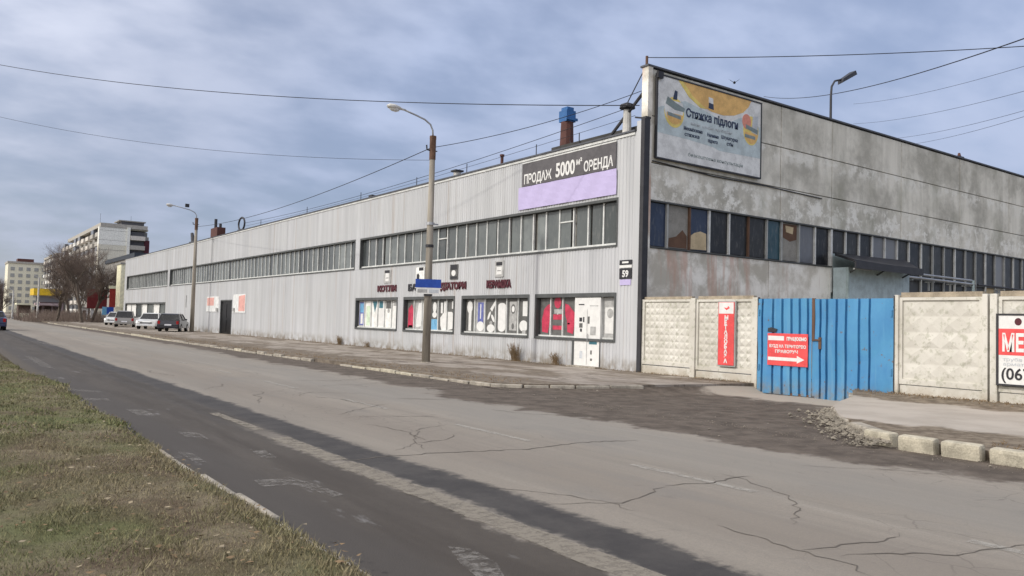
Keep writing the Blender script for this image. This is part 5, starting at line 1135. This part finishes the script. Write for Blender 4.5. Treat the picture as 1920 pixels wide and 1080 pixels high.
for x_, y_, h_, lb in ((9.6, 148, 4.6, 'thin pale pole left of the market stall'), (8.2, 190, 8.5, 'pale pole at the left frame edge'), (12.3, 140, 6.5, 'slim pale pole in front of the pavilion')):
    t_ = thing('far_pole', lb, 'pole', 'slim poles at the street end'); obj('pole', MB().tube([(x_, y_, 0), (x_, y_, h_)], [.16, .11], 8), 'flue_white', t_); obj('bracket', MB().tube([(x_, y_, h_-.1), (x_-.7, y_, h_+.3)], .05, 5), 'flue_white', t_)

# bare trees
def make_tree(seed, h, dens=1.26):
    rg = random.Random(seed); tr, cr = MB(), MB()
    def grow(p, d, l, r_, lev):
        n_ = 3; pts = [p]; q = p; dd_ = d
        for i in range(n_):
            dd_ = (dd_+Vector((rg.gauss(0, .13), rg.gauss(0, .13), rg.gauss(.05, .08)))).normalized(); q = q+dd_*l/n_; pts.append(q)
        (tr if lev < 3 else cr).tube(pts, [r_*(1-.45*i/n_) for i in range(n_+1)], 7 if lev < 2 else (4 if lev < 3 else 3), cap=False)
        if lev >= 5: return
        k_ = {0: 7, 1: 6, 2: 6, 3: 5, 4: 4}[lev]; k_ = max(2, int(k_*dens))
        for i in range(k_):
            u = rg.uniform(.35 if lev else .3, 1.0); t_ = u*n_; ii = min(int(t_), n_-1); s_ = pts[ii].lerp(pts[ii+1], t_-ii)
            ax_v = Vector((rg.gauss(0, 1), rg.gauss(0, 1), rg.gauss(.25, .4))).normalized()
            nd = (dd_*.75+ax_v*rg.uniform(.5, .95)).normalized(); grow(s_, nd, l*rg.uniform(.48, .72), r_*.5*(1-.3*u), lev+1)
        
    grow(Vector((0, 0, 0)), Vector((0, 0, 1)), h*.52, h*.022, 0)
    return tr, cr
def tree(x, y, h, seed, label, src=None):
    if src is None:
        t = thing('bare_tree', label, 'tree', 'bare trees at the street end', (x, y, .05)); a, b = make_tree(seed, h); obj('trunk', a, 'bark', t); c = obj('crown', b, 'twig', t); return t
    t = copy_tree(src); t.location = (x, y, .05); t.rotation_euler = (0, 0, seed*1.7); t['label'] = label; s_ = h/10; t.scale = (s_, s_, s_); return t
T1 = tree(14.9, 114, 10.5, 11, 'large bare tree left of the dark red hoarding')
T2 = tree(17.0, 121, 10.5, 23, 'bare tree just left of the white apartment block gable')
tree(12.9, 121, 9.5, 2, 'bare tree left of the largest one, behind the farthest lamp post', T1)
tree(18.2, 133, 9.5, 3, 'bare tree behind the dark red hoarding', T2)
tree(16.6, 140, 9.5, 4, 'bare tree between the yellow pavilion and the white flats', T1)
tree(9.0, 200, 8, 5, 'small bare tree in front of the cream far block', T2)
tree(4.5, 215, 10.5, 6, 'bare tree at the left frame edge near the road end', T1)
tree(12.0, 215, 8, 7, 'bare tree behind the market stall', T1)
tree(0.5, 175, 11, 8, 'bare tree on the verge beyond the dark blue car', T2)
# low scrub and distant line of trees at the very end
sc = MB(); rg = random.Random(5)
for i in range(2600):
    x = rg.uniform(9, 22); y = rg.uniform(118, 150); 
    if x < 12 and y > 125 and rg.random() < .7: continue
    p = Vector((x, y, .05)); e = p+Vector((rg.gauss(0, .4), rg.gauss(0, .4), rg.uniform(.4, 1.7))); sc.tube([p, e], [.03, .012], 3, cap=False)
tag(obj('scrub', sc, 'twig'), 'leafless scrub under the bare trees at the street end', 'scrub', kind='stuff')
wd = MB()
for i in range(5200):
    x = rg.uniform(-160, 60); y = rg.uniform(430, 480); p = Vector((x, y, .05)); h_ = rg.uniform(5, 13)*(.8+.3*math.sin(x*.09))
    e = p+Vector((rg.gauss(0, 1.4), rg.gauss(0, 1.4), h_)); wd.tube([p, p.lerp(e, .5)+Vector((rg.gauss(0, .5), 0, 0)), e], [.3, .2, .06], 3, cap=False)
    wd.tube([p.lerp(e, .5), p.lerp(e, .7)+Vector((rg.gauss(0, 2), 0, rg.uniform(1, 3)))], [.16, .05], 3, cap=False)
tag(obj('far_wood', wd, 'twig'), 'bare wood closing the far end of the street', 'wood', kind='stuff')
